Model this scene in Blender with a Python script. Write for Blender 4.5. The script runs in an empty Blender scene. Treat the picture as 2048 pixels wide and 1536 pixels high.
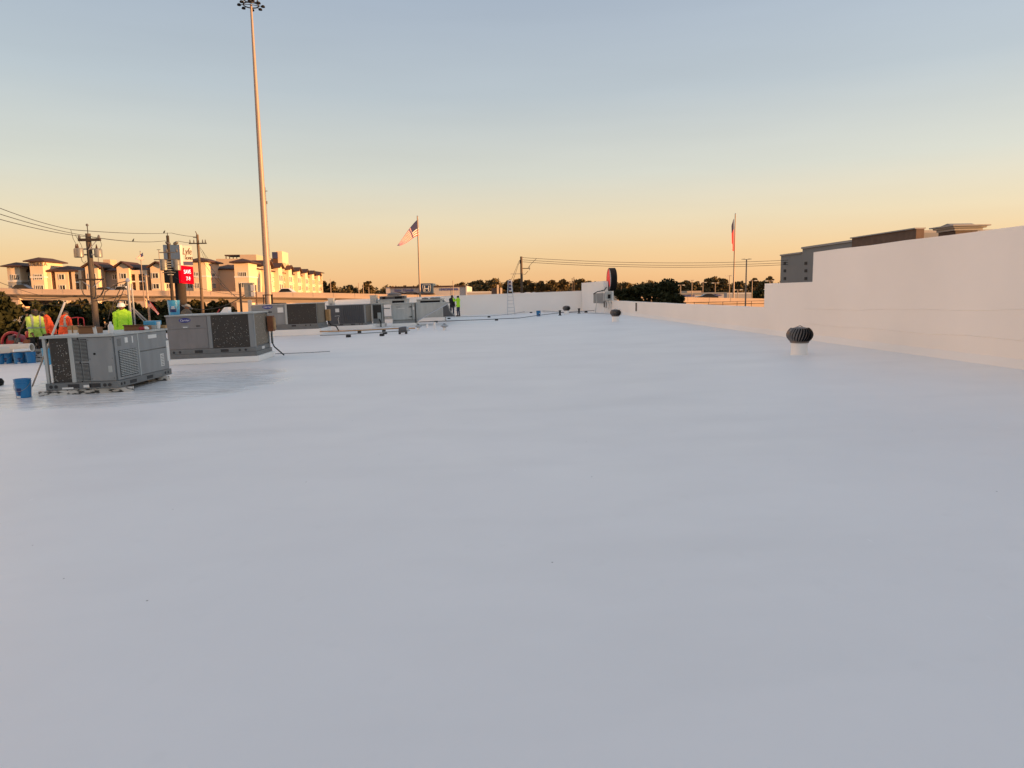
import bpy, bmesh, math, random
import numpy as np
from mathutils import Vector, Matrix
random.seed(7); rng = np.random.default_rng(7)
V = Vector
sc = bpy.context.scene
COL = sc.collection
# ------------------------------------------------------------------ camera
FPX = 1400.0
PSI, PIT, ROLL = math.atan(63/1400), math.atan(180/1400), .0165
CAMP = V((0, 0, 1.7))
fw = V((math.sin(PSI)*math.cos(PIT), math.cos(PSI)*math.cos(PIT), -math.sin(PIT)))
_r = V((math.cos(PSI), -math.sin(PSI), 0)); _u = _r.cross(fw)
rt = _r*math.cos(ROLL)-_u*math.sin(ROLL); up = _u*math.cos(ROLL)+_r*math.sin(ROLL)
cd = bpy.data.cameras.new('camera'); cam = bpy.data.objects.new('camera', cd); COL.objects.link(cam); sc.camera = cam
cam.matrix_world = Matrix(((rt.x, up.x, -fw.x, CAMP.x), (rt.y, up.y, -fw.y, CAMP.y), (rt.z, up.z, -fw.z, CAMP.z), (0, 0, 0, 1)))
cd.sensor_width = 36; cd.lens = 36*FPX/2048; cd.clip_start = .05; cd.clip_end = 6000
# ------------------------------------------------------------------ light
SUN_AZ, SUN_EL, EXPO, BG = 106.0, 4.2, 1.25, .12
w = bpy.data.worlds.new('World'); sc.world = w; w.use_nodes = True
wn, wl = w.node_tree.nodes, w.node_tree.links
sky = wn.new('ShaderNodeTexSky'); sky.sky_type = 'NISHITA'; sky.sun_disc = False
sky.sun_elevation = math.radians(SUN_EL); sky.sun_rotation = math.radians(SUN_AZ); sky.dust_density = 1.0
tc = wn.new('ShaderNodeTexCoord'); sp = wn.new('ShaderNodeSeparateXYZ'); wl.new(tc.outputs['Generated'], sp.inputs[0])
rp = wn.new('ShaderNodeValToRGB'); wl.new(sp.outputs['Z'], rp.inputs[0])
K = 1/(BG*2**EXPO)
stops = [(0, (.90, .50, .24)), (.02, (.92, .54, .27)), (.055, (.90, .61, .34)), (.1, (.84, .69, .48)), (.16, (.70, .69, .61)),
         (.26, (.51, .565, .61)), (.37, (.41, .475, .575)), (.6, (.415, .465, .56)), (1, (.43, .475, .56))]
el = rp.color_ramp.elements
while len(el) < len(stops): el.new(.5)
for e, (p, c) in zip(el, stops): e.position = p; e.color = (*c, 1)
dt = wn.new('ShaderNodeVectorMath'); dt.operation = 'DOT_PRODUCT'; wl.new(tc.outputs['Generated'], dt.inputs[0])
dt.inputs[1].default_value = (math.sin(math.radians(SUN_AZ)), math.cos(math.radians(SUN_AZ)), 0)
mm = wn.new('ShaderNodeMath'); mm.operation = 'MULTIPLY_ADD'; wl.new(dt.outputs['Value'], mm.inputs[0]); mm.inputs[1].default_value = .05*K; mm.inputs[2].default_value = .11*K
m2_ = wn.new('ShaderNodeMath'); m2_.operation = 'MULTIPLY_ADD'; wl.new(dt.outputs['Value'], m2_.inputs[0]); wl.new(mm.outputs[0], m2_.inputs[1]); m2_.inputs[2].default_value = 1.0*K; mm = m2_
smp = wn.new('ShaderNodeMapping'); wl.new(tc.outputs['Generated'], smp.inputs[0]); smp.inputs['Scale'].default_value = (1.6, 1.6, 13); smp.inputs['Rotation'].default_value = (.06, .03, 0)
snz = wn.new('ShaderNodeTexNoise'); wl.new(smp.outputs[0], snz.inputs[0]); snz.inputs['Scale'].default_value = 1.5; snz.inputs['Detail'].default_value = 4
sm1 = wn.new('ShaderNodeMapRange'); wl.new(snz.outputs[0], sm1.inputs[0]); sm1.inputs[1].default_value = .3; sm1.inputs[2].default_value = .7; sm1.inputs[3].default_value = .975; sm1.inputs[4].default_value = 1.025   # thin veils of high cloud
sm2 = wn.new('ShaderNodeMath'); sm2.operation = 'MULTIPLY'; wl.new(sm1.outputs[0], sm2.inputs[0]); wl.new(mm.outputs[0], sm2.inputs[1]); mm = sm2
sv = wn.new('ShaderNodeVectorMath'); sv.operation = 'SCALE'; wl.new(rp.outputs[0], sv.inputs[0]); wl.new(mm.outputs[0], sv.inputs['Scale'])
mx = wn.new('ShaderNodeMix'); mx.data_type = 'RGBA'; mx.inputs[0].default_value = .90
ns = wn.new('ShaderNodeVectorMath'); ns.operation = 'SCALE'; wl.new(sky.outputs[0], ns.inputs[0]); ns.inputs['Scale'].default_value = 1.6
wl.new(ns.outputs[0], mx.inputs[6]); wl.new(sv.outputs[0], mx.inputs[7]); wl.new(mx.outputs[2], wn['Background'].inputs[0])
wn['Background'].inputs[1].default_value = BG
sd = bpy.data.lights.new('sun', 'SUN'); sd.energy = 4.4; sd.angle = math.radians(.6); sd.color = (1, .50, .18)
so = bpy.data.objects.new('sun', sd); COL.objects.link(so)
_a, _e = math.radians(SUN_AZ), math.radians(SUN_EL)
SUNV = V((math.sin(_a)*math.cos(_e), math.cos(_a)*math.cos(_e), math.sin(_e)))
so.rotation_euler = SUNV.to_track_quat('Z', 'Y').to_euler(); so.location = (30, -30, 40)
sc.view_settings.view_transform = 'Standard'; sc.view_settings.look = 'None'; sc.view_settings.gamma = 1
sc.view_settings.exposure = EXPO; sc.view_settings.use_curve_mapping = False
# ------------------------------------------------------------------ pixel -> place
KS = .02; GROUND = -6.5                                       # the roof falls gently to the left
def D(x, y): return fw+rt*((x-1024)/FPX)-up*((y-768)/FPX)
def R(x, y, h=0): d = D(x, y); return CAMP+d*((1.7-h)/(KS*d.x-d.z))
def AY(x, y, Y): d = D(x, y); return CAMP+d*(Y/d.y)
def AX(x, y, X): d = D(x, y); return CAMP+d*(X/d.x)
def AD(x, y, d): return CAMP+D(x, y)*d
def rz(X): return KS*X
# ------------------------------------------------------------------ materials
M = {}
def mat(name, col, rough=.6, var=.08, scale=4, metal=0, bump=0, bscale=40, spec=.5, emit=0, col2=None, lo=.45, hi=.65, stretch=(1, 1, 1)):
    m = bpy.data.materials.new(name); m.use_nodes = True; n = m.node_tree.nodes; l = m.node_tree.links
    b = n['Principled BSDF']; b.inputs['Roughness'].default_value = rough; b.inputs['Metallic'].default_value = metal
    b.inputs['Specular IOR Level'].default_value = spec
    t = n.new('ShaderNodeTexCoord'); mp = n.new('ShaderNodeMapping'); l.new(t.outputs['Object'], mp.inputs[0]); mp.inputs['Scale'].default_value = stretch
    nz = n.new('ShaderNodeTexNoise'); nz.inputs['Scale'].default_value = scale; nz.inputs['Detail'].default_value = 4; l.new(mp.outputs[0], nz.inputs[0])
    cr = n.new('ShaderNodeValToRGB'); l.new(nz.outputs[0], cr.inputs[0])
    if col2 is None:
        cr.color_ramp.elements[0].position = .25; cr.color_ramp.elements[1].position = .75
        cr.color_ramp.elements[0].color = (*[c*(1-var) for c in col], 1); cr.color_ramp.elements[1].color = (*[min(1, c*(1+var)) for c in col], 1)
    else:
        cr.color_ramp.elements[0].position = lo; cr.color_ramp.elements[1].position = hi
        cr.color_ramp.elements[0].color = (*col, 1); cr.color_ramp.elements[1].color = (*col2, 1)
    l.new(cr.outputs[0], b.inputs['Base Color'])
    if bump:
        n2 = n.new('ShaderNodeTexNoise'); n2.inputs['Scale'].default_value = bscale; l.new(mp.outputs[0], n2.inputs[0])
        bp = n.new('ShaderNodeBump'); bp.inputs['Strength'].default_value = bump; bp.inputs['Distance'].default_value = .02
        l.new(n2.outputs[0], bp.inputs['Height']); l.new(bp.outputs[0], b.inputs['Normal'])
    if emit:
        b.inputs['Emission Color'].default_value = (*col, 1); b.inputs['Emission Strength'].default_value = emit
    M[name] = m; return m
mat('wall_white', (.86, .84, .81), .55, .03, .5, bump=.12, bscale=9)
mat('wall_white_warmlit', (.885, .83, .77), .55, .045, .35, bump=.16, bscale=7)  # same white paint, with the right wall's peach light mixed into the colour
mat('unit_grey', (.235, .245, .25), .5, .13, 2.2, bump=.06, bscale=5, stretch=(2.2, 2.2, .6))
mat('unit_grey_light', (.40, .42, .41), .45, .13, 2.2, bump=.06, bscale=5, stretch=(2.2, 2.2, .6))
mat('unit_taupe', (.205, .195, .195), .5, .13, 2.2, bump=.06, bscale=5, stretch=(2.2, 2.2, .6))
mat('unit_dark', (.085, .087, .095), .5, .08, 2)
mat('rail_grey', (.16, .165, .165), .6, .12, 6)
mat('seam', (.03, .03, .032), .7)
mat('coil', (.036, .030, .026), .75, col2=(.045, .04, .035), scale=60, stretch=(6, 1, .3), lo=.4, hi=.6)
mat('coil_tan', (.20, .165, .125), .8, .2, 14)
mat('fleck', (.55, .53, .48), .6)
mat('black', (.010, .010, .011), .65, spec=.2)
mat('rubber', (.02, .02, .02), .7)
mat('white', (.8, .79, .77), .5, .04)
mat('paper', (.72, .71, .68), .7, .06)
mat('galv', (.45, .46, .47), .38, .12, 6, metal=.8)
mat('alu', (.55, .56, .58), .35, .08, 6, metal=.85)
mat('turbine', (.17, .15, .14), .4, .3, 8, metal=.6)
mat('rust', (.21, .075, .03), .7, .25, 10)
mat('wood_box', (.42, .24, .10), .7, .2, 8)
mat('cardboard', (.26, .13, .06), .8, .12, 6)
mat('timber', (.05, .045, .04), .8, col2=(.62, .58, .53), scale=7, lo=.42, hi=.5, stretch=(1, 3, 3))
mat('bucket_blue', (.012, .17, .40), .35, .06, 3)
mat('bucket_pale', (.06, .33, .56), .35, .06, 3)
mat('navy_print', (.012, .03, .13), .4)
mat('logo_blue', (.018, .03, .22), .35)
mat('bare_wood', (.33, .27, .22), .6, .25, 12)
mat('pvc', (.66, .60, .52), .4, .1, 3)
mat('cyan', (.03, .26, .50), .4)
mat('red_paint', (.36, .02, .03), .4, .15)
mat('orange_glow', (.9, .10, .02), .7, .06)
mat('lime_glow', (.42, .78, .03), .7, .06)
mat('lime_vest', (.46, .66, .12), .75, .06)
mat('reflect', (.33, .36, .33), .4, .1)
mat('dark_cloth', (.016, .016, .019), .85, .25)
mat('navy_cloth', (.012, .013, .02), .85, .25)
mat('jean', (.03, .04, .075), .85, .2)
mat('khaki', (.10, .095, .085), .85, .2)
mat('skin', (.17, .075, .045), .55, .1)
mat('hair', (.012, .01, .009), .6)
mat('helmet', (.76, .74, .70), .35, .03)
mat('sun_hat', (.28, .29, .28), .8, .1)
mat('boots', (.03, .022, .018), .7)
mat('concrete', (.56, .42, .32), .85, .08, .25)
mat('concrete_dk', (.40, .32, .26), .85, .1, .3)
mat('asphalt', (.045, .045, .047), .9, .2, .6)
mat('ground', (.06, .058, .05), .95, .3, .08)
mat('stucco_cream', (.72, .55, .39), .85, .05, .4)
mat('bounce_white', (.80, .77, .73), .8, .04, .3)  # for the unseen block added to bounce sunlight
mat('stucco_grey', (.33, .32, .30), .85, .06, .4)
mat('stucco_tan', (.50, .38, .28), .85, .05, .4)
mat('trim_white', (.72, .69, .64), .7, .04)
mat('tile_roof', (.062, .026, .017), .8, .25, 3)
mat('glass_dark', (.02, .02, .022), .12, .1, spec=.6)
mat('pole_wood', (.12, .085, .06), .85, .25, 6, stretch=(4, 4, .4))
mat('pole_dark', (.03, .024, .021), .9, .3, 6, stretch=(4, 4, .4))
mat('pole_concrete', (.065, .052, .043), .85, .15, 3, stretch=(4, 4, .4))
mat('pole_steel', (.30, .23, .19), .5, .06, .6, metal=.15)
mat('wire', (.02, .019, .018), .7)
mat('transformer', (.19, .195, .19), .45, .12, 4, metal=.3)
mat('flag_red', (.62, .03, .035), .8, .08)
mat('flag_white', (.72, .68, .66), .8, .05)
mat('flag_blue', (.02, .025, .09), .8, .08)
mat('sign_white', (.40, .40, .42), .5, .05)
mat('sign_brown', (.07, .035, .022), .6)
mat('sign_navy', (.03, .035, .10), .5)
mat('led_red', (.62, .002, .010), .8, 0, emit=.42, spec=0)
mat('led_white', (.8, .6, .75), .5, 0, emit=.4)
mat('honda_blue', (.035, .07, .13), .35, .05)
mat('honda_text', (.10, .10, .36), .5)
mat('honda_wall', (.52, .48, .47), .8, .04, .3)
mat('bark', (.06, .042, .03), .9, .3, 3)
mat('bldg_grey', (.27, .265, .26), .85, .05, .3)
mat('brick_brown', (.17, .105, .075), .85, .2, 1.2, bump=.2, bscale=6)
mat('cornice', (.40, .37, .35), .7, .06)
mat('car_white', (.7, .7, .7), .25, .02, spec=.7)
mat('car_dark', (.02, .02, .024), .25, .05, spec=.7)
mat('car_red', (.25, .02, .02), .25, .05, spec=.7)
mat('plastic_clear', (.72, .72, .70), .25, .1, 8)
mat('sign_red', (.80, .05, .04), .6, emit=.12)
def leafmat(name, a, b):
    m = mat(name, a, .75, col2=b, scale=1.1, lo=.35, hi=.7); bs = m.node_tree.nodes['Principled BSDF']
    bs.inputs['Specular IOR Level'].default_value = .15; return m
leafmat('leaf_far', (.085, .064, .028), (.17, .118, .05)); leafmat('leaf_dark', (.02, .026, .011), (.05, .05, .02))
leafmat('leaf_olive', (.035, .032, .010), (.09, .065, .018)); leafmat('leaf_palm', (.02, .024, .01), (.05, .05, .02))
def roof_material():
    m = bpy.data.materials.new('roof_coating'); m.use_nodes = True; n = m.node_tree.nodes; l = m.node_tree.links; b = n['Principled BSDF']
    g = n.new('ShaderNodeNewGeometry'); mp = n.new('ShaderNodeMapping'); l.new(g.outputs['Position'], mp.inputs[0])
    def noise(scale, det=3, vec=None, rough=.5):
        q = n.new('ShaderNodeTexNoise'); q.inputs['Scale'].default_value = scale; q.inputs['Detail'].default_value = det; q.inputs['Roughness'].default_value = rough
        l.new(vec or mp.outputs[0], q.inputs[0]); return q.outputs[0]
    def ramp(src, p0, c0, p1, c1):
        q = n.new('ShaderNodeValToRGB'); l.new(src, q.inputs[0]); e = q.color_ramp.elements
        e[0].position = p0; e[1].position = p1; e[0].color = (c0, c0, c0, 1) if not isinstance(c0, tuple) else (*c0, 1); e[1].color = (c1, c1, c1, 1) if not isinstance(c1, tuple) else (*c1, 1); return q.outputs[0]
    def math_(op, a, bb):
        q = n.new('ShaderNodeMath'); q.operation = op
        for i, s in enumerate((a, bb)):
            if isinstance(s, (int, float)): q.inputs[i].default_value = s
            else: l.new(s, q.inputs[i])
        return q.outputs[0]
    def mixc(f, a, bb):
        q = n.new('ShaderNodeMix'); q.data_type = 'RGBA'; l.new(f, q.inputs[0])
        for i, s in ((6, a), (7, bb)):
            if isinstance(s, tuple): q.inputs[i].default_value = (*s, 1)
            else: l.new(s, q.inputs[i])
        return q.outputs[2]
    base = ramp(noise(.22, 6, rough=.62), .32, (.825, .82, .815), .70, (.89, .885, .875))
    st = n.new('ShaderNodeMapping'); l.new(g.outputs['Position'], st.inputs[0]); st.inputs['Scale'].default_value = (.55, 1.5, 1); st.inputs['Rotation'].default_value = (0, 0, .55)
    base = mixc(ramp(noise(.6, 4, st.outputs[0]), .48, 0, .76, .6), base, (.775, .772, .765))           # roller overlaps
    base = mixc(ramp(noise(3.4, 6), .64, 0, .76, .14), base, (.68, .67, .66))                        # scuffs
    vo = n.new('ShaderNodeTexVoronoi'); vo.inputs['Scale'].default_value = 2.6; l.new(mp.outputs[0], vo.inputs[0])
    base = mixc(ramp(vo.outputs['Distance'], .014, .8, .02, 0), base, (.10, .09, .08))               # specks of dirt
    st2 = n.new('ShaderNodeMapping'); l.new(g.outputs['Position'], st2.inputs[0]); st2.inputs['Scale'].default_value = (3.5, .8, 1); st2.inputs['Rotation'].default_value = (0, 0, -.2)
    vo2 = n.new('ShaderNodeTexVoronoi'); vo2.inputs['Scale'].default_value = 1.25; l.new(st2.outputs[0], vo2.inputs[0])
    base = mixc(ramp(vo2.outputs['Distance'], .02, .65, .05, 0), base, (.97, .97, .96))              # thick drips of coating
    l.new(base, b.inputs['Base Color'])
    # wet coating still lying round the near units
    sx = n.new('ShaderNodeSeparateXYZ'); l.new(g.outputs['Position'], sx.inputs[0])
    dx = math_('DIVIDE', math_('SUBTRACT', sx.outputs[0], -7.6), 3.8); dy = math_('DIVIDE', math_('SUBTRACT', sx.outputs[1], 15.6), 3.6)
    d2 = math_('ADD', math_('MULTIPLY', dx, dx), math_('MULTIPLY', dy, dy))
    wet = math_('SUBTRACT', math_('ADD', noise(.5, 3), .55), d2)
    wet = ramp(wet, .05, 0.0, .42, 1.0)
    rough = math_('SUBTRACT', ramp(noise(1.2, 4), .3, .40, .7, .54), math_('MULTIPLY', wet, .27))
    l.new(rough, b.inputs['Roughness']); b.inputs['Specular IOR Level'].default_value = .42
    st3 = n.new('ShaderNodeMapping'); l.new(g.outputs['Position'], st3.inputs[0]); st3.inputs['Scale'].default_value = (.8, 2.6, 1); st3.inputs['Rotation'].default_value = (0, 0, .25)
    rip = math_('MULTIPLY', noise(2.6, 3, st3.outputs[0]), math_('ADD', math_('MULTIPLY', wet, 1.5), .04))
    fine = math_('MULTIPLY', noise(55, 2), .006); und = math_('MULTIPLY', noise(.8, 2), .12)
    bp = n.new('ShaderNodeBump'); bp.inputs['Strength'].default_value = .8; bp.inputs['Distance'].default_value = .05
    l.new(math_('ADD', rip, math_('ADD', fine, und)), bp.inputs['Height']); l.new(bp.outputs[0], b.inputs['Normal'])
    M['roof'] = m
roof_material()
# ------------------------------------------------------------------ mesh helpers
class MB:
    def __init__(s): s.v = []; s.f = []; s.m = []
    def add(s, vs, fs, mi=0):
        o = len(s.v); s.v += [tuple(p) for p in vs]; s.f += [tuple(i+o for i in f) for f in fs]; s.m += [mi]*len(fs); return s
    def box(s, x0, x1, y0, y1, z0, z1, mi=0):
        return s.add([(x0, y0, z0), (x1, y0, z0), (x1, y1, z0), (x0, y1, z0), (x0, y0, z1), (x1, y0, z1), (x1, y1, z1), (x0, y1, z1)],
                     [(0, 3, 2, 1), (4, 5, 6, 7), (0, 1, 5, 4), (1, 2, 6, 5), (2, 3, 7, 6), (3, 0, 4, 7)], mi)
    def hexa(s, p, mi=0): return s.add(p, [(0, 3, 2, 1), (4, 5, 6, 7), (0, 1, 5, 4), (1, 2, 6, 5), (2, 3, 7, 6), (3, 0, 4, 7)], mi)
    def tube(s, pts, r, n=8, mi=0, cap=True):
        pts = [V(p) for p in pts]; k = len(pts); rs = r if isinstance(r, (list, tuple)) else [r]*k
        vs = []; prev = None
        for i, p in enumerate(pts):
            t = (pts[min(i+1, k-1)]-pts[max(i-1, 0)]).normalized()
            if prev is None: a = t.orthogonal().normalized()
            else:
                a = prev-t*prev.dot(t); a = a.normalized() if a.length > 1e-6 else t.orthogonal().normalized()
            prev = a; b = t.cross(a)
            for j in range(n):
                th = 2*math.pi*j/n; vs.append(p+(a*math.cos(th)+b*math.sin(th))*rs[i])
        fs = [(i*n+j, i*n+(j+1) % n, (i+1)*n+(j+1) % n, (i+1)*n+j) for i in range(k-1) for j in range(n)]
        if cap: fs += [tuple(range(n-1, -1, -1)), tuple((k-1)*n+j for j in range(n))]
        return s.add(vs, fs, mi)
    def lathe(s, prof, c=(0, 0, 0), n=20, mi=0, axis=None):
        vs = []; k = len(prof); q = V(axis).to_track_quat('Z', 'Y') if axis else None
        for (r, z) in prof:
            for j in range(n):
                th = 2*math.pi*j/n; p = V((r*math.cos(th), r*math.sin(th), z))
                if q: p = q @ p
                vs.append(p+V(c))
        fs = [(i*n+j, i*n+(j+1) % n, (i+1)*n+(j+1) % n, (i+1)*n+j) for i in range(k-1) for j in range(n)]
        fs += [tuple(range(n-1, -1, -1)), tuple((k-1)*n+j for j in range(n))]
        return s.add(vs, fs, mi)
    def prism(s, poly, e, mi=0):                    # poly: list of 3D points, e: extrusion vector
        k = len(poly); e = V(e); poly = [V(p) for p in poly]
        return s.add(poly+[p+e for p in poly], [tuple(range(k-1, -1, -1)), tuple(range(k, 2*k))]+[(i, (i+1) % k, k+(i+1) % k, k+i) for i in range(k)], mi)
    def build(s, name, mt, parent=None, smooth=False, bev=0, loc=None, kind=None):
        me = bpy.data.meshes.new(name); me.from_pydata(s.v, [], s.f)
        mts = mt if isinstance(mt, (list, tuple)) else [mt]
        for x in mts: me.materials.append(M[x])
        if len(mts) > 1: me.polygons.foreach_set('material_index', s.m)
        bm = bmesh.new(); bm.from_mesh(me); bmesh.ops.recalc_face_normals(bm, faces=bm.faces)
        if bev: bmesh.ops.bevel(bm, geom=list(bm.edges), offset=bev, segments=2, affect='EDGES', profile=.6, clamp_overlap=True)
        bm.to_mesh(me); bm.free()
        if smooth:
            me.polygons.foreach_set('use_smooth', [True]*len(me.polygons))
            try: me.set_sharp_from_angle(angle=math.radians(40))
            except Exception: pass
        o = bpy.data.objects.new(name, me); COL.objects.link(o)
        if parent: o.parent = parent
        if loc is not None: o.location = loc
        if kind: o['kind'] = kind
        return o
USED = set()
def tag(o, label, cat, group=None):
    if label in USED and not group: print('DUP LABEL', label)
    USED.add(label); o['label'] = label; o['category'] = cat
    if group: o['group'] = group
    return o
def thing(name, label, cat, loc=(0, 0, 0), rotz=0, group=None, tilt=False):
    o = bpy.data.objects.new(name, None); o.empty_display_size = .1; COL.objects.link(o); o.location = loc
    o.rotation_euler = (0, -KS if tilt else 0, rotz); return tag(o, label, cat, group)
def text(name, s, size, mt, parent, loc, rot, ext=.004, shear=0, align='CENTER', sx=1):
    cu = bpy.data.curves.new(name, 'FONT'); cu.body = s; cu.size = size; cu.extrude = ext; cu.shear = shear; cu.align_x = align; cu.align_y = 'CENTER'; cu.resolution_u = 2
    t = bpy.data.objects.new('tmp_text', cu); COL.objects.link(t); dg = bpy.context.evaluated_depsgraph_get(); dg.update()
    me = bpy.data.meshes.new_from_object(t.evaluated_get(dg)); me.name = name; bpy.data.objects.remove(t); me.materials.clear(); me.materials.append(M[mt])
    o = bpy.data.objects.new(name, me); COL.objects.link(o); o.parent = parent; o.location = loc; o.rotation_euler = rot; o.scale = (sx, 1, 1); return o
FRONT = (math.pi/2, 0, 0)                           # text facing -Y
def structure(o): o['kind'] = 'structure'; return o
# ------------------------------------------------------------------ ground and roof
mb = MB()
mb.add([(-1500, -600, GROUND), (1500, -600, GROUND), (1500, 2600, GROUND), (-1500, 2600, GROUND)], [(0, 1, 2, 3)])
structure(mb.build('ground', 'ground'))
mb = MB().add([(-160, 20, GROUND+.01), (-20.5, 20, GROUND+.01), (-20.5, 118, GROUND+.01), (-160, 118, GROUND+.01)], [(0, 1, 2, 3)])
structure(mb.build('parking_lot', 'asphalt'))
WX, LX, Y0, Y1 = 9.9, -19.0, -14.0, 60.0
mb = MB(); nx, ny = 30, 60
vs = [(LX+(WX+.3-LX)*i/nx, Y0+(Y1+.3-Y0)*j/ny, rz(LX+(WX+.3-LX)*i/nx)) for j in range(ny+1) for i in range(nx+1)]
mb.add(vs, [(j*(nx+1)+i, j*(nx+1)+i+1, (j+1)*(nx+1)+i+1, (j+1)*(nx+1)+i) for j in range(ny) for i in range(nx)])
structure(mb.build('roof_deck', 'roof', smooth=True))
mb = MB(); X1 = WX+.3
mb.hexa([(LX, Y0, GROUND), (X1, Y0, GROUND), (X1, Y1+.3, GROUND), (LX, Y1+.3, GROUND), (LX, Y0, rz(LX)-.03), (X1, Y0, rz(X1)-.03), (X1, Y1+.3, rz(X1)-.03), (LX, Y1+.3, rz(LX)-.03)])
st = tag(mb.build('store_building', 'stucco_tan'), 'body of the flat-roofed store under the white roof', 'building')
mb = MB(); mb.hexa([(LX-.06, Y0, rz(LX)-.25), (LX+.12, Y0, rz(LX)-.25), (LX+.12, Y1+.3, rz(LX)-.25), (LX-.06, Y1+.3, rz(LX)-.25), (LX-.06, Y0, rz(LX)+.06), (LX+.12, Y0, rz(LX)+.06), (LX+.12, Y1+.3, rz(LX)+.06), (LX-.06, Y1+.3, rz(LX)+.06)])
tag(mb.build('roof_edge', 'wall_white', bev=.015), 'low white metal edge along the left side of the roof', 'roof edge')
# right parapet: tall, stepped, low
zb = rz(WX)-.05
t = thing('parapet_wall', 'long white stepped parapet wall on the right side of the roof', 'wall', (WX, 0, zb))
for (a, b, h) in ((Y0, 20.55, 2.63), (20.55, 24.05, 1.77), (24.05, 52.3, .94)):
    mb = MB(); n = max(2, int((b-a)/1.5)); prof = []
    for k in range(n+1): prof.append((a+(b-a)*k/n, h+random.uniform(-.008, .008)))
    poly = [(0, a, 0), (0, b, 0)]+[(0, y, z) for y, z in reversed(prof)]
    mb.prism(poly, (.3, 0, 0)); mb.build('wall_section', 'wall_white_warmlit', t)
mb = MB(); mb.prism([(-.14, Y0, 0), (0, Y0, .0), (0, Y0, .17)], (0, 52.3-Y0, 0)); o = mb.build('cant_strip', 'wall_white_warmlit', t); o.location.z = .04
for (yy, zz, ln) in ((15, .55, 12), (13.5, 1.1, 15)):                     # old sealant lines under the paint
    mb = MB(); pts = [(-.004, yy-ln/2+ln*k/10, zz+(.02*ln*(5-k)/10)*(1 if zz > 1 else .3)+.02*math.sin(k*2.1)) for k in range(11)]
    mb.tube(pts, .012, 5); mb.build('seam_bead', 'wall_white_warmlit', t)
# far parapet
zf = .0
pl, pr = AY(690, 600, Y1), AY(1164, 600, Y1)
t = thing('parapet_wall', 'white end wall across the far end of the roof behind the ladder', 'wall', (0, Y1, 0))
mb = MB(); mb.prism([(LX, 0, rz(LX)-.05), (pr.x, 0, rz(pr.x)-.05), (pr.x, 0, rz(pr.x)+1.68), (-6, 0, 1.5), (-12.6, 0, 1.40), (-13.2, 0, 1.25), (-13.5, 0, .9), (-13.55, 0, .3), (LX, 0, .1)], (0, .3, 0)); mb.build('wall_section', 'wall_white', t)
mb = MB(); mb.prism([(-12, -.03, 1.38), (pr.x, -.03, rz(pr.x)+1.645), (pr.x, -.03, rz(pr.x)+1.70), (-12, -.03, 1.44)], (0, .36, 0)); mb.build('coping', 'wall_white', t)
CY = 52.6
a, b, c = AY(1163, 566, 59.9), AY(1208, 562, CY), AY(1226, 582, CY)
t = thing('corner_wall', 'tall white corner wall carrying the round sign and conduits', 'wall', (0, 0, 0))
mb = MB(); p = [(a.x, 59.9, 0), (b.x, CY, 0), (b.x+.3, CY+.1, 0), (a.x+.3, 60.2, 0)]
mb.hexa([V(q) for q in p]+[V((q[0], q[1], a.z if i in (0, 3) else b.z)) for i, q in enumerate(p)]); mb.build('wall_section', 'wall_white', t)
mb = MB().box(b.x+.02, c.x, CY-.25, CY+.6, 0, c.z); mb.build('pier', 'wall_white', t)
mb = MB().box(b.x-.05, b.x+.28, CY-.1, CY+.2, 1.0, b.z-.05); mb.build('sign_bracket', 'wall_white', t)
# conduits and boxes on the corner
t = thing('electrical_board', 'grey electrical boxes and cables on the white corner wall', 'electrical box', (b.x, CY-.45, .15))
MB().hexa([(-.62, 1.55, .75), (.0, .28, .75), (.04, .34, .75), (-.58, 1.62, .75), (-.62, 1.55, 1.5), (.0, .28, 1.5), (.04, .34, 1.5), (-.58, 1.62, 1.5)]).build('panel', 'unit_grey', t)
MB().box(.02, .5, -.02, .15, .95, 1.62).build('meter_box', 'unit_grey_light', t, bev=.02)
MB().box(.2, .4, -.06, -.01, 1.1, 1.4).build('meter_cover', 'black', t)
for i, (x0, z0, x1, z1) in enumerate(((.05, .95, .1, .4), (.25, .95, .3, .3), (.5, .8, .55, .25), (-.66, 1.5, -.72, .0))):
    MB().tube([(x0, .1, z0), (x0+(x1-x0)*.5+.05, .06, (z0+z1)/2), (x1, .1, z1)], .022, 6).build('cable', 'unit_grey_light' if i % 2 else 'black', t)
MB().tube([(-.62, 1.5, 1.45), (-.4, 1.0, 1.62), (0, .25, 1.72), (.15, .2, 1.95)], .035, 6).build('cable', 'black', t)
MB().box(.52, .66, -.03, .12, .55, .85).build('switch_box', 'unit_grey', t)
MB().box(-.05, -.01, .1, .3, .45, .9).build('strap', 'black', t)
# round sign seen edge-on
ctr = AY(1217.5, 559, CY+.2); nrm = V((-.9995, -.03, 0))
t = thing('round_sign', 'thick round black sign with a red emblem above the corner wall', 'sign', ctr)
rr = .86; mb = MB(); mb.lathe([(rr-.03, -.46), (rr, -.44), (rr, -.02), (rr-.03, 0), (rr-.07, 0), (rr-.07, -.03)], n=40, axis=nrm); mb.build('drum', 'black', t, smooth=True)
MB().lathe([(.01, -.03), (rr-.08, -.03), (rr-.08, -.012), (.01, -.012)], n=40, axis=nrm).build('face', 'sign_white', t)
q = nrm.to_track_quat('Z', 'Y'); mb = MB()
poly = [(-.45, -.30), (-.30, .25), (-.1, .7), (.1, .78), (.45, .55), (.7, .1), (.62, -.35), (.3, -.2), (.1, .15), (-.05, -.35), (-.25, -.55)]
hz = nrm.cross(V((0, 0, 1))).normalized()
mb.prism([hz*x+V((0, 0, 1))*y+nrm*-.012 for x, y in poly], nrm*.02); mb.build('emblem', 'sign_red', t)
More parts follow.
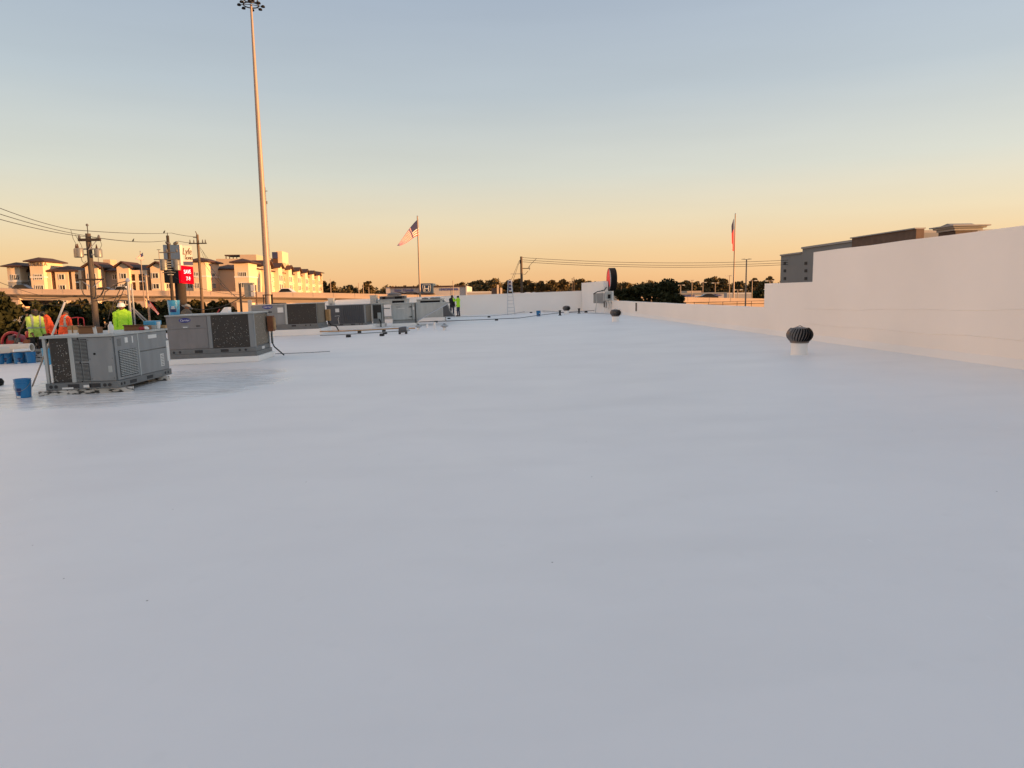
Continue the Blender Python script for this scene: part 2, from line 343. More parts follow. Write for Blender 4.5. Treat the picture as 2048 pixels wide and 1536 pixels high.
MB().tube([(.2, .1, -rr+.02), (.2, .1, -rr-.35)], .06, 8).build('mount', 'black', t)
# ------------------------------------------------------------------ roof-top units
def logo(t, x, y, z, wd):
    mb = MB(); n = 28; mb.prism([(x+wd/2*math.cos(2*math.pi*i/n), y-.008, z+wd*.2*math.sin(2*math.pi*i/n)) for i in range(n)], (0, .009, 0)); lg = mb.build('badge', 'logo_blue', t)
    text('badge_letters', 'Carrier', wd*.27, 'white', lg, (x, y-.010, z), FRONT, .002, .25)
def flecks(t, x0, x1, y, z0, z1, n, seed, name='paint_fleck'):
    r = random.Random(seed); mb = MB()
    for _ in range(n):
        zz = z0+(z1-z0)*min(r.random(), r.random()+.25); xx = r.uniform(x0, x1); s = r.uniform(.003, .0075)
        mb.box(xx-s*.6, xx+s*.6, y-.004, y, zz-s*r.uniform(.7, 2.2), zz+s)
    mb.build(name, 'fleck', t, kind='stuff')
def rail(t, W, Dp, z0, z1, holes=True, off=.02):
    MB().box(-off, W+off, -off, Dp+off, z0, z1).build('base_rail', 'rail_grey', t, bev=.008)
    if holes:
        for x in (.06, .82): MB().lathe([(.035, 0), (.035, .006)], (W*x, -off-.001, (z0+z1)/2), 14, axis=(0, -1, 0)).build('rail_hole', 'seam', t)
        for x in (.13, .89): MB().lathe([(.035, 0), (.035, .006)], (W*x, -off-.001, (z0+z1)/2), 14, axis=(0, -1, 0)).build('rail_hole', 'seam', t)
        for x in (.3, .6): MB().box(W*x, W*x+.22, -off-.006, -off+.002, z0+.03, z1-.03).build('fork_slot', 'seam', t)
def panel(t, x0, x1, z0, z1, y=0, m='unit_grey', name='panel', d=.012, bev=.006):
    return MB().box(x0, x1, y-d, y+.01, z0, z1).build(name, m, t, bev=bev)
def spanel(t, W, y0, y1, z0, z1, m='unit_grey', name='side_panel', d=.012):
    return MB().box(W-.01, W+d, y0, y1, z0, z1).build(name, m, t, bev=.005)
# unit 1 --------------------------------------------------------------
c = R(95, 781.5, .1); c2 = R(239, 775, .1)
UX, UY, UW, UD, UH = c.x, 14.36, c2.x-c.x, 2.42, 1.19
t1 = t = thing('rooftop_unit', 'nearest grey rooftop air conditioner with boxes and a water jug on top', 'air conditioner', (UX, UY, rz(UX)), 0, tilt=True)
zt = UH
rail(t, UW, UD, .10, .24)
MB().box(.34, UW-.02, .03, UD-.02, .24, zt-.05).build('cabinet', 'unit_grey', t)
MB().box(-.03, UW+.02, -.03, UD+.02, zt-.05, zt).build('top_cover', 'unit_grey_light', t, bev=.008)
MB().box(0, .055, 0, .06, .24, zt-.05).build('corner_post', 'unit_grey_light', t); MB().box(.07, .1, .1, .16, .24, zt-.05).build('corner_post', 'rail_grey', t)
MB().box(0, .05, UD-.06, UD, .24, zt-.05).build('corner_post', 'unit_grey', t)
cx0, cx1 = .135, .50
MB().box(cx0, cx1, .02, .09, .25, zt-.055).build('condenser_coil', 'coil', t)
flecks(t, cx0+.02, cx1-.02, .02, .27, zt-.1, 75, 3)
MB().box(.10, .13, .0, .03, .27, .62).build('warning_strip', 'paper', t)
panel(t, cx1, cx1+.085, .24, zt-.05, .01, 'unit_grey_light', 'post'); panel(t, UW*.47+.03, UW*.47+.05, .24, zt-.05, .0, 'seam', 'seam', .004, 0)
lx0, lx1 = .60, .86
panel(t, lx0-.01, UW-.03, .25, zt-.06, .02, 'unit_grey', 'louver_panel')
for (za, zb_) in ((.27, .62), (.66, zt-.09)):
    for (xa, xb) in ((lx0, (lx0+lx1)/2-.008), ((lx0+lx1)/2+.008, lx1)):
        mb = MB().box(xa, xb, .0, .006, za, zb_); bk = mb.build('louver_back', 'seam', t); n = int((zb_-za)/.026)
        mb = MB()
        for k in range(n):
            z = za+.012+k*(zb_-za-.01)/n; mb.prism([(xa, -.002, z), (xa, -.016, z-.006), (xa, -.016, z-.002), (xa, -.002, z+.002)], (xb-xa, 0, 0))
        mb.build('louver_blades', 'unit_grey_light', t)
MB().lathe([(.022, 0), (.022, .01)], (.99, .006, .80), 14, axis=(0, -1, 0)).build('grommet', 'black', t)
panel(t, UW-.16, UW-.08, .42, .55, .008, 'unit_grey_light', 'nameplate', .006, 0)
for zz in (.3, .7, 1.08):
    for xx in (UW-.06, .89): MB().lathe([(.008, 0), (.006, .006)], (xx, .006, zz), 8, axis=(0, -1, 0)).build('screw', 'seam', t)
# right side of unit 1
spanel(t, UW, .03, .95, .25, zt-.06); spanel(t, UW, 1.0, 2.36, .25, .74); spanel(t, UW, 1.0, 2.36, .76, zt-.06)
MB().box(UW, UW+.016, .955, .995, .24, zt-.05).build('seam_post', 'unit_grey_light', t)
MB().box(UW+.011, UW+.017, .12, .86, .30, .84).build('vent_back', 'seam', t)
for k in range(7):
    y0 = .13+k*.105; mb = MB()
    for j in range(15):
        z = .315+j*.035; mb.prism([(UW+.014, y0, z), (UW+.014, y0+.092, z), (UW+.03, y0+.092, z+.012), (UW+.03, y0, z+.012)], (0, 0, .014))
    mb.build('vent_fins', 'unit_grey_light', t)
    MB().box(UW+.012, UW+.022, y0+.092, y0+.105, .30, .84).build('vent_bar', 'unit_grey', t)
for (y0, y1, z0, z1, mm_) in ((.42, .54, .98, 1.09, 'paper'), (.72, .76, .96, 1.10, 'paper'), (1.45, 1.85, 1.0, 1.08, 'paper'), (1.95, 2.12, .34, .62, 'paper'), (.12, .26, .93, 1.08, 'rail_grey'), (2.3, 2.44, .42, .9, 'paper')):
    MB().box(UW+.012, UW+.016, y0, y1, z0, z1).build('sticker', mm_, t)
for k in range(7): MB().box(UW+.016, UW+.019, 1.97, 2.10, .36+k*.036, .376+k*.036).build('sticker_line', 'rail_grey', t)
for y0 in (.45, 1.2): MB().box(UW+.018, UW+.024, y0, y0+.28, .13, .2).build('fork_slot', 'seam', t)
for y0 in (.1, .22, 2.1, 2.25): MB().lathe([(.03, 0), (.03, .006)], (UW+.02, y0, .17), 12, axis=(1, 0, 0)).build('rail_hole', 'seam', t)
MB().box(.72, .86, -.026, -.019, .135, .185).build('sticker', 'paper', t); MB().box(.30, .52, -.027, -.02, .115, .15).build('sticker', 'paper', t)
pL, pR = R(76, 793), R(263, 783)
o = MB().box(0, (pR-pL).length, 0, .13, 0, .10).build('support_timber', 'timber', bev=.01, loc=(pL.x, pL.y+.02, rz(pL.x)-.005)); o.rotation_euler = (0, -KS, math.atan2(pR.y-pL.y, pR.x-pL.x))
tag(o, 'paint-splashed timber sleeper under the front of the nearest air conditioner', 'timber')
o = MB().box(0, 1.6, 0, .13, 0, .10).build('support_timber', 'timber', bev=.01, loc=(UX-.1, 16.33, rz(UX)-.005)); o.rotation_euler = (0, -KS, 0)
tag(o, 'timber sleeper sticking out under the back of the nearest air conditioner', 'timber')
# unit 2 --------------------------------------------------------------
c2 = R(513, 709, .2); W2 = 2.42; x2 = c2.x-W2; y2 = 20.55
t2 = t = thing('rooftop_unit', 'long taupe rooftop air conditioner with a blue bucket standing on it', 'air conditioner', (x2, y2, rz(x2)), math.radians(3), tilt=True)
H2, D2 = 1.43, 1.75
MB().box(-.12, W2+.12, -.10, D2+.1, 0, .17).build('roof_curb', 'wall_white', t, bev=.03)
MB().box(-.05, W2+.05, -.05, D2+.05, .17, .29).build('curb_skirt', 'rail_grey', t, bev=.01)
rail(t, W2, D2, .29, .43, off=.015)
MB().box(0, W2-.02, .02, D2, .43, H2-.04).build('cabinet', 'unit_taupe', t); MB().box(-.02, W2+.03, -.03, D2+.03, H2-.04, H2).build('top_cover', 'unit_grey_light', t, bev=.008)
panel(t, .02, 1.12, .45, 1.02, .02, 'unit_taupe'); panel(t, .02, 1.12, 1.03, H2-.05, .02, 'unit_taupe'); panel(t, 1.14, 1.24, .44, H2-.05, .012, 'unit_grey', 'post')
MB().box(1.25, 2.29, .0, .03, .44, H2-.05).build('condenser_coil', 'coil', t); flecks(t, 1.27, 2.27, .0, .46, H2-.1, 130, 5)
panel(t, 2.29, W2, .43, H2-.05, .005, 'unit_grey', 'corner_post')
MB().box(W2-.01, W2+.005, .1, D2-.12, .46, H2-.08).build('side_coil', 'coil_tan', t); r5 = random.Random(9); mb = MB()
for _ in range(70): y_, z_ = r5.uniform(.12, D2-.15), r5.uniform(.48, H2-.1); s = r5.uniform(.004, .008); mb.box(W2+.004, W2+.009, y_-s, y_+s, z_-s, z_+s)
mb.build('paint_fleck', 'fleck', t, kind='stuff')
MB().box(W2-.01, W2+.02, 0, .1, .43, H2-.05).build('side_post', 'unit_grey', t); MB().box(W2-.01, W2+.02, D2-.12, D2, .43, H2-.05).build('side_post', 'unit_grey', t)
logo(t, .52, .008, 1.27, .33); MB().box(.42, .62, .002, .009, 1.05, 1.13).build('nameplate', 'unit_grey', t); MB().box(.46, .58, .0, .003, 1.06, 1.085).build('nameplate_print', 'paper', t)
MB().box(.82, .93, -.004, .01, 1.08, 1.11).build('pull_handle', 'seam', t); MB().box(2.42+.016, 2.42+.022, .7, 1.0, .31, .39).build('sticker', 'paper', t)
db = MB().box(W2+.05, W2+.22, D2-.35, D2-.05, .80, 1.28).build('disconnect_box', 'rust', t, bev=.01); MB().box(W2+.22, W2+.26, D2-.3, D2-.1, .85, 1.22).build('box_lid', 'wood_box', db)
MB().tube([(W2+.13, D2-.2, .8), (W2+.13, D2-.22, .45), (W2+.2, D2-.3, .32), (W2+.5, D2-.4, .05)], .02, 8).build('whip_conduit', 'rubber', t)
MB().box(W2+.10, W2+.16, D2-.22, D2-.16, .42, .8).build('conduit', 'unit_grey_light', t)
# unit 3 --------------------------------------------------------------
c3 = R(637, 661, .2); xl = AY(505, 640, 35.6).x; W3 = c3.x-xl; H3, D3 = 1.60, 2.1
t = thing('rooftop_unit', 'second long taupe air conditioner with a blue badge, beyond the bucket one', 'air conditioner', (xl, 35.6, rz(xl)), 0, tilt=True)
MB().box(-.15, W3+.2, -.15, D3+.15, 0, .30).build('roof_curb', 'wall_white', t, bev=.03); MB().box(-.05, W3+.05, -.05, D3+.05, .30, .42).build('curb_skirt', 'rail_grey', t)
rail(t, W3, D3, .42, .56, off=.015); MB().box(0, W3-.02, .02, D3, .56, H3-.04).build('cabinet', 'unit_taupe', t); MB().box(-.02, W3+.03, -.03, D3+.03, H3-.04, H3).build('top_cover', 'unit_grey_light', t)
panel(t, .02, 1.62, .58, 1.10, .02, 'unit_grey'); panel(t, .02, 1.62, 1.12, H3-.05, .02, 'unit_grey'); panel(t, 1.64, 1.74, .57, H3-.05, .012, 'unit_grey_light', 'post')
MB().box(1.75, 3.2, 0, .03, .57, H3-.05).build('condenser_coil', 'coil', t); flecks(t, 1.78, 3.18, 0, .6, H3-.1, 40, 8); panel(t, 3.2, W3, .56, H3-.05, .005, 'unit_grey_light', 'corner_post')
MB().box(W3-.01, W3+.006, .15, D3-.15, .58, H3-.08).build('side_coil', 'coil_tan', t)
logo(t, .8, .008, 1.47, .5); MB().box(.6, 1.0, -.002, .01, 1.18, 1.24).build('pull_handle', 'seam', t); MB().box(1.28, 1.56, .0, .009, 1.17, 1.42).build('label', 'paper', t)
db = MB().box(W3+.05, W3+.25, D3-.4, D3, .62, 1.22).build('disconnect_box', 'wood_box', t, bev=.01)
MB().tube([(W3+.12, D3-.2, .62), (W3+.25, D3-.2, .4), (W3+.55, D3-.3, .32), (W3+.7, D3-.35, .03)], .035, 8).build('whip_conduit', 'rubber', t)
# unit 4 --------------------------------------------------------------
c4 = R(735, 650, .2); xl = AY(655, 640, 40.3).x; W4 = c4.x-xl; H4, D4 = 1.40, 2.0
t = thing('rooftop_unit', 'dark grey air conditioner with vertical ribs in the middle of the row', 'air conditioner', (xl, 40.3, rz(xl)), 0, tilt=True)
MB().box(-.1, W4+.35, -.1, D4+.1, 0, .22).build('roof_curb', 'wall_white', t, bev=.03); rail(t, W4, D4, .22, .34, off=.015)
MB().box(0, W4, .02, D4, .34, H4-.04).build('cabinet', 'unit_dark', t); MB().box(-.02, W4+.03, -.03, D4+.03, H4-.04, H4).build('top_cover', 'unit_grey', t)
panel(t, .02, W4*.36, .36, .86, .015, 'unit_dark'); panel(t, .02, W4*.36, .88, H4-.05, .015, 'unit_dark')
for k in range(11): xx = W4*.40+k*W4*.05; MB().box(xx, xx+W4*.026, -.03, .02, .37, H4-.06).build('rib', 'unit_dark', t)
panel(t, W4*.955, W4, .34, H4-.05, .0, 'unit_grey', 'corner_post'); MB().box(W4*.22, W4*.32, .0, .006, 1.0, 1.2).build('label', 'paper', t)
MB().tube([(W4*.2, -.01, .78), (W4*.32, -.03, .8), (W4*.28, -.02, .6), (W4*.3, -.01, .3)], .012, 6).build('cable', 'paper', t)
MB().box(W4-.005, W4+.006, .1, D4-.1, .38, H4-.08).build('side_coil', 'coil_tan', t)
# unit 5 small ----------------------------------------------------------
xa, xb = AY(746, 640, 42.2).x, AY(766, 640, 42.2).x
t = thing('condenser_unit', 'small grey condenser between the ribbed unit and the unit with a door', 'air conditioner', (xa, 42.2, rz(xa)), 0, tilt=True)
wq = xb-xa; MB().box(-.05, wq+.1, -.05, .9, 0, .2).build('roof_curb', 'wall_white', t, bev=.02); MB().box(0, wq, .02, .8, .2, 1.35).build('cabinet', 'unit_grey', t)
MB().box(-.03, wq+.03, -.02, .83, 1.35, 1.40).build('top_cover', 'unit_grey_light', t); MB().box(.05, wq-.06, -.005, .02, .5, 1.3).build('coil', 'coil', t)
MB().box(wq*.5, wq*.85, -.03, .0, .45, .85).build('control_box', 'unit_grey_light', t); MB().box(0, .04, -.02, .03, .2, 1.36).build('corner_post', 'unit_grey_light', t); MB().box(wq-.04, wq+.02, -.02, .03, .2, 1.36).build('corner_post', 'unit_grey_light', t)
MB().tube([(wq*.8, -.1, 0), (wq*.8, -.1, .3), (wq*.6, 0, .5)], .03, 6).build('pipe', 'rubber', t)
# unit 6 with door and hood ----------------------------------------------
xa, xb = AY(785, 630, 41.9).x, AY(831, 630, 41.9).x; wq = xb-xa
t = thing('air_handler', 'pale grey air handler with a latched door and a sloping rain hood', 'air handler', (xa, 41.9, rz(xa)), 0, tilt=True)
MB().box(-.08, wq+.02, -.05, 2.2, 0, .18).build('roof_curb', 'wall_white', t, bev=.02); MB().box(0, wq, 0, 2.2, .18, .32).build('base_rail', 'unit_grey', t)
MB().box(0, wq, .02, 2.2, .32, 1.33).build('cabinet', 'unit_grey_light', t); MB().box(-.02, wq+.03, -.02, 2.2, 1.33, 1.37).build('top_cover', 'unit_grey_light', t)
dr = panel(t, .08, wq-.22, .40, 1.24, .015, 'unit_grey_light', 'door', .02)
for z in (1.12, .54): MB().prism([(wq-.40, -.02, z), (wq-.2, -.02, z-.03), (wq-.2, -.02, z+.04)], (0, -.02, 0)).build('latch', 'black', dr)
MB().box(.25, .5, -.012, -.004, 1.12, 1.16).build('door_label', 'unit_grey', dr); MB().box(.35, .75, -.012, -.004, 1.05, 1.075).build('door_label', 'paper', dr)
MB().box(0, wq, -.004, .02, .35, .365).build('seam', 'seam', t); MB().box(wq-.19, wq-.175, -.002, .02, .34, 1.3).build('seam', 'seam', t); MB().box(wq-.12, wq-.04, -.008, .02, .95, 1.12).build('nameplate', 'paper', t)
MB().tube([(wq+.02, -.03, .15), (wq+.02, -.03, 1.34)], .03, 6).build('pipe', 'seam', t)
hx = AY(897, 611, 42).x-xa
mb = MB(); hz0, hz1 = .30, 1.29
for yy in (.02, 1.7): mb.prism([(wq+.05, yy, hz0), (hx, yy, hz1-.04), (hx, yy, hz1), (wq+.05, yy, hz1)], (0, .03, 0))
mb.hexa([(wq+.05, .0, hz1), (hx, .0, hz1), (hx, 1.73, hz1), (wq+.05, 1.73, hz1), (wq+.05, .0, hz1+.03), (hx+.03, .0, hz1+.03), (hx+.03, 1.73, hz1+.03), (wq+.05, 1.73, hz1+.03)])
mb.build('rain_hood', 'unit_grey_light', t)
MB().tube([(wq+.08, -.01, hz0-.02), (hx, -.01, hz1-.06)], .03, 6).build('hood_flange', 'alu', t)
MB().box(wq+.03, wq+.06, .05, 1.7, .3, 1.28).build('intake_screen', 'seam', t)
MB().tube([(wq-.1, .05, .18), (wq-.1, -.03, .05), (wq-.1, -.25, .04)], .035, 6).build('drain_pipe', 'white', t)
# units behind -----------------------------------------------------------
def plain_unit(name, label, px0, px1, Y, ytop, depth, mt, curb=.25, slot=None):
    xa, xb = AY(px0, 600, Y).x, AY(px1, 600, Y).x; wq = xb-xa; H = AY((px0+px1)/2, ytop, Y).z-rz(xa)
    t = thing(name, label, 'air handler', (xa, Y, rz(xa)), 0, tilt=True)
    MB().box(-.1, wq+.1, -.1, depth+.1, 0, curb).build('roof_curb', 'wall_white', t, bev=.02); MB().box(0, wq, 0, depth, curb, H-.04).build('cabinet', mt, t, bev=.01)
    MB().box(-.04, wq+.04, -.04, depth+.04, H-.04, H).build('top_cover', 'unit_grey_light', t)
    if slot: MB().box(wq*slot[0], wq*slot[1], -.02, .02, H*slot[2], H*slot[3]).build('intake_slot', 'black', t)
    return t, wq, H
t, wq, H = plain_unit('air_handler', 'pale grey air handler with a black top slot behind the rain hood', 834, 886, 47.0, 598.5, 2.2, 'unit_grey_light', .3, (.14, .9, .80, .93))
MB().prism([(wq, 0, H-.1), (wq+.25, 0, H-.35), (wq+.45, 0, H-.9), (wq+.75, 0, .32), (wq, 0, .32)], (0, 1.6, 0)).build('curved_hood', 'unit_dark', t)
for k, (u, v) in enumerate(((.3, .7), (.62, .4), (.75, 1.2))): MB().lathe([(.2, 0), (.24, .06), (.12, .1), (.01, .11)], (wq*u, v, H), 14).build('fan_cap', 'unit_grey', t, smooth=True)
t, wq, H = plain_unit('air_handler', 'grey air handler with a dark louvre strip behind the small condenser', 757, 813, 48.5, 599, 2.4, 'unit_grey_light', .25, (.5, .93, .74, .93))
MB().box(.1, wq*.46, -.12, -.04, .45, H*.78).build('access_panel', 'white', t, bev=.02); MB().box(.3, wq*.42, -.14, -.12, H*.6, H*.64).build('panel_handle', 'rail_grey', t)
t, wq, H = plain_unit('exhaust_housing', 'dark exhaust housing with mushroom fan above the grey louvred unit', 760, 810, 51.8, 592, 1.6, 'unit_dark', .25, None)
for u, v in ((.12, .3), (.62, .96)): MB().box(wq*u, wq*v-.12, -.03, .01, H*.8, H*.97).build('intake_slot', 'black', t)
MB().lathe([(.25, 0), (.3, .12), (.55, .14), (.5, .24), (.25, .34), (.02, .37)], (wq*.55, .8, H-.12), 20).build('mushroom_fan', 'unit_dark', t, smooth=True)
t, wq, H = plain_unit('vent_duct', 'tall plain grey duct box behind the ribbed air conditioner', 741, 753, 49.5, 590.5, .9, 'unit_grey_light', .1, None)
t, wq, H = plain_unit('vent_duct', 'small grey box beside the white rounded wall end', 657, 667, 52, 596.5, .6, 'unit_grey_light', .1, None)
MB().box(.1, wq-.1, -.02, .0, H*.5, H*.8).build('front_plate', 'unit_grey', t)
# ------------------------------------------------------------------ things on the roof
def bucket(label, p, tall=.375, rot=0, pale=False, kind=0, name='bucket'):
    t = thing(name, label, 'bucket', p, rot); s = tall/.375; m = 'bucket_pale' if pale else 'bucket_blue'
    prof = [(.118, 0), (.128, .005), (.142, .27), (.15, .275), (.15, .285), (.143, .29), (.144, .31), (.153, .315), (.153, .325), (.145, .33), (.147, .36), (.154, .365), (.154, .375), (.138, .375), (.12, .02), (.001, .02)]
    MB().lathe([(r*s, z*s) for r, z in prof], n=28).build('pail', m, t, smooth=True)
    MB().tube([(.152*s*math.cos(a), .152*s*math.sin(a)-.0, (.30-.16*math.sin(max(0, a-math.pi)))*s) for a in [math.pi+math.pi*k/12 for k in range(13)]], .004, 6).build('bail_handle', 'unit_grey', t)
    def patch(nm, a0, a1, z0, z1, mt, off):
        mb = MB(); n = 8; vs = []
        for k in range(n+1):
            a = -math.pi/2+a0+(a1-a0)*k/n
            for z in (z0, z1): r = (.128+(.142-.128)*z/.27+off)*s; vs.append((r*math.cos(a), r*math.sin(a), z*s))
        mb.add(vs, [(2*k, 2*k+2, 2*k+3, 2*k+1) for k in range(n)]); mb.build(nm, mt, t)
    if kind == 0:
        patch('printed_mark', -.32, .32, .12, .2, 'navy_print', .002); patch('printed_mark', -.15, .2, .06, .125, 'navy_print', .003); patch('paper_label', -.45, .15, .01, .045, 'paper', .002)
    elif kind == 1:
        patch('printed_mark', -.6, .6, .07, .17, 'navy_print', .002); patch('printed_mark', -.45, .45, .15, .22, 'bucket_blue', .003); patch('printed_letters', -.3, .35, .165, .185, 'white', .005); patch('printed_letters', -.25, .3, .2, .215, 'white', .005)
    return t
p = R(48, 795); bk = bucket('blue bucket with a pole in it beside the nearest air conditioner', p)
MB().lathe([(.01, .335), (.142, .34)], n=20).build('white_coating', 'white', bk)
p2 = R(349, 660); bpt = V((AY(349, 630, 21.3).x, 21.3, rz(AY(349, 630, 21.3).x)+H2+.0)); bpt.z = rz(x2)+H2+KS*(bpt.x-x2)
hb = AY(349, 600.5, 21.3).z-bpt.z; bucket('pale blue bucket standing on the long taupe air conditioner', bpt, max(.38, min(.46, hb)), .2, True, 1)
bucket('lone blue bucket at the far end near the ladder', R(1077, 632.5), .40, .5, False, 1)
for i, (x, y, lab) in enumerate(((2, 728, 'blue bucket at the left picture edge under the white tube'), (16, 727, 'blue bucket with a white label under the white tube, second from the left'), (38, 727, 'blue bucket under the middle of the white tube'), (44, 724.5, 'blue bucket set back in the middle of the bucket row'), (52, 725, 'dark blue bucket under the tube, left of its open end'), (63, 726, 'blue bucket right under the open end of the white tube'))):
    bucket(lab, R(x, y), .37, i*.6-.5, False, 0 if i != 4 else 2)
q = R(103, 733); bucket('blue bucket behind the open corner of the nearest air conditioner', R(101, 729), .52, .3, True, 2)
# roller pole
t = thing('roller_pole', 'long bare roller pole leaning from the bucket past the grey unit', 'pole', p)
a_ = V((.07, .03, .02)); tq = AX(104, 671, UX-.055)-p; kq = (AY(138, 604, tq.y+p.y).z-p.z-a_.z)/(tq.z-a_.z); b_ = a_+(tq-a_)*kq; m_ = a_.lerp(b_, .42)
MB().tube([a_, a_.lerp(b_, .1)], .009, 8).build('roller_rod', 'white', t); MB().tube([a_.lerp(b_, .1), m_], .015, 8).build('lower_shaft', 'bare_wood', t); MB().tube([m_, b_], .021, 8).build('upper_shaft', 'pvc', t)
# left-edge dark object
o = MB().lathe([(.05, 0), (.12, .02), (.14, .1), (.1, .17), (.02, .19)], R(-5, 772)+V((0, 0, 0)), 16).build('tool_bag', 'black', smooth=True); tag(o, 'black round object cut off by the left picture edge', 'bag')
# things on unit 1
def on1(x, y, dy):  # point on the unit-1 top at world Y
    yy = UY+dy; q = AY(x, y, yy); return V((q.x, yy, rz(UX)+zt+KS*(q.x-UX)+.002))
def carton(label, x0, x1, ytop, dy, dp, mt='cardboard', name='carton', flap=True):
    a, b = on1(x0, 660, dy), on1(x1, 660, dy); h = max(.06, AY((x0+x1)/2, ytop, UY+dy).z-a.z); t = thing(name, label, 'box', a, 0)
    W = b.x-a.x; MB().box(0, W, 0, dp, 0, h).build('box_body', mt, t, bev=.004)
    if flap: MB().hexa([(0, 0, h), (W, 0, h), (W, .02, h), (0, .02, h), (0, -.07, h+.03), (W, -.07, h+.03), (W, -.05, h+.035), (0, -.05, h+.035)]).build('flap', mt, t)
    return t, W, h
t, W, h = carton('open cardboard tray with paper on the nearest unit, left of the jug', 157, 190, 655, .5, .3)
MB().hexa([(W*.92, -.01, 0), (W*1.12, -.01, .0), (W*1.12, .01, 0), (W*.92, .01, 0), (W*.85, .0, h*1.15), (W*1.03, .0, h*1.15), (W*1.03, .02, h*1.15), (W*.85, .02, h*1.15)]).build('paper_sheet', 'paper', t)
t, W, h = carton('shallow cardboard tray in front of the worker in the white helmet', 248, 289, 652.5, 1.5, .35)
t, W, h = carton('grey tackle box with a pale blue lid at the back of the nearest unit', 289, 311, 650, 2.0, .3, 'unit_grey_light', 'tackle_box', False)
MB().box(-.01, W+.01, -.01, .31, h, h+.09).build('lid', 'bucket_pale', t, bev=.01); MB().box(W*.4, W*.6, -.02, 0, h*.2, h*.55).build('latch', 'black', t)
pj = on1(222, 660, .22); t = thing('water_jug', 'clear plastic water jug standing on the nearest unit', 'bottle', pj); hj = max(.2, AY(222, 643.5, UY+.22).z-pj.z)
MB().lathe([(.001, 0), (.05, .0), (.052, .01), (.052, hj*.62), (.045, hj*.7), (.02, hj*.86), (.018, hj*.9)], n=20).build('jug_body', 'plastic_clear', t, smooth=True); MB().lathe([(.022, hj*.88), (.022, hj), (.001, hj)], n=14).build('cap', 'white', t, smooth=True)
MB().lathe([(.0528, hj*.2), (.0528, hj*.45)], n=20).build('wrapper', 'paper', t)
pc = on1(316.5, 657, 2.1); t = thing('paper_cup', 'white paper cup at the back right corner of the nearest unit', 'cup', pc); MB().lathe([(.04, 0), (.055, .16), (.05, .16), (.036, .01)], n=16).build('cup_wall', 'paper', t, smooth=True)
for i, (x, mt, lab) in enumerate(((283, 'red_paint', 'red and white snack bag beside the shallow cardboard tray'), (292, 'white', 'crumpled white bag against the grey tackle box'))):
    pp = on1(x, 658, 1.42+.08*i); mb = MB(); rr_ = random.Random(i); mb.lathe([(.02, 0), (.05+.01*i, .015), (.06, .035), (.045, .06), (.02, .075), (.005, .08)], n=14)
    mb.v = [(a+rr_.uniform(-.015, .015), b+rr_.uniform(-.015, .015), c_) for a, b, c_ in mb.v]; tag(mb.build('snack_bag', mt, loc=pp), lab, 'bag')
pp = on1(322, 657, 2.25); o = MB().box(0, .1, 0, .1, 0, .07).build('sandwich_box', 'wood_box', loc=pp, bev=.01); tag(o, 'small tan food box in the back corner of the nearest unit', 'box')
# rolls, tubes and the pump at the left
a, b = R(-60, 731), R(67, 726); dr = (b-a).normalized()
t = thing('cardboard_tube', 'long cream cardboard tube lying on the blue buckets', 'tube', (0, 0, 0)); h = .37+.14
mb = MB(); A, B = a+V((0, 0, h)), b+V((0, 0, h)); mb.tube([A, B], .14, 20, cap=False); mb.tube([B+dr*.002, A], .115, 20, cap=False); n = 20; mb.build('tube_wall', 'pvc', t, smooth=True)
q = dr.to_track_quat('Z', 'Y'); mb = MB(); vs = []
for r_ in (.115, .14):
    for j in range(20): th = 2*math.pi*j/20; vs.append(B+q @ V((r_*math.cos(th), r_*math.sin(th), 0)))
mb.add(vs, [(j, (j+1) % 20, 20+(j+1) % 20, 20+j) for j in range(20)]); mb.build('tube_end', 'white', t)
for i, (x0, y0, x1, y1, r_, mt, lab) in enumerate(((-30, 716, 22, 712, .11, 'pvc', 'shorter cream roll behind the long cardboard tube'), (-30, 707, 16, 705, .07, 'white', 'short white pipe end at the left edge above the rolls'), (30, 716, 62, 713, .04, 'white', 'thin white pipe lying behind the open tube end'))):
    a, b = R(x0, y0+18, 0)+V((0, 0, .50)), R(x1, y1+18, 0)+V((0, 0, .50)); tag(MB().tube([a, b], r_, 16).build('roll', mt, smooth=True), lab, 'roll')
pp = R(18, 729); t = thing('storage_skid', 'low dark skid holding rolls behind the bucket row', 'skid', pp+V((0, .45, 0)))
for k in range(3): MB().box(-1.2, 2.2, .15+k*.52, .25+k*.52, 0, .33).build('runner', 'timber', t, bev=.01)
for k in range(14): MB().box(-1.2+k*.245, -1.02+k*.245, .1, 1.35, .332, .375).build('deck_board', 'rail_grey', t)
pm_ = R(46, 712); t = thing('spray_pump', 'red engine-driven spray pump beside the worker in the lime vest', 'pump', pm_)
MB().box(-.5, .55, -.3, .3, .12, .2).build('skid_frame', 'black', t, bev=.02)
MB().lathe([(.05, -.22), (.30, -.2), (.33, 0), (.30, .2), (.05, .22)], (-.18, .05, .52), 24, axis=(0, 1, 0)).build('fan_shroud', 'red_paint', t, smooth=True)
mb = MB(); mb.tube([(-.18+.40*math.cos(a), -.22, .52+.40*math.sin(a)) for a in [math.pi*(.25+.8*k/14) for k in range(15)]], .05, 8); mb.build('hose_loop', 'red_paint', t, smooth=True)
rp_ = random.Random(4)
for k in range(9): MB().box(*(lambda x, y, z, s: (x-s, x+s, y-s, y+s, z-s, z+s))(rp_.uniform(-.25, .5), rp_.uniform(-.3, -.1), rp_.uniform(.25, .75), rp_.uniform(.05, .1))).build('engine_block', ['black', 'unit_dark', 'rust', 'alu'][k % 4], t, bev=.015)
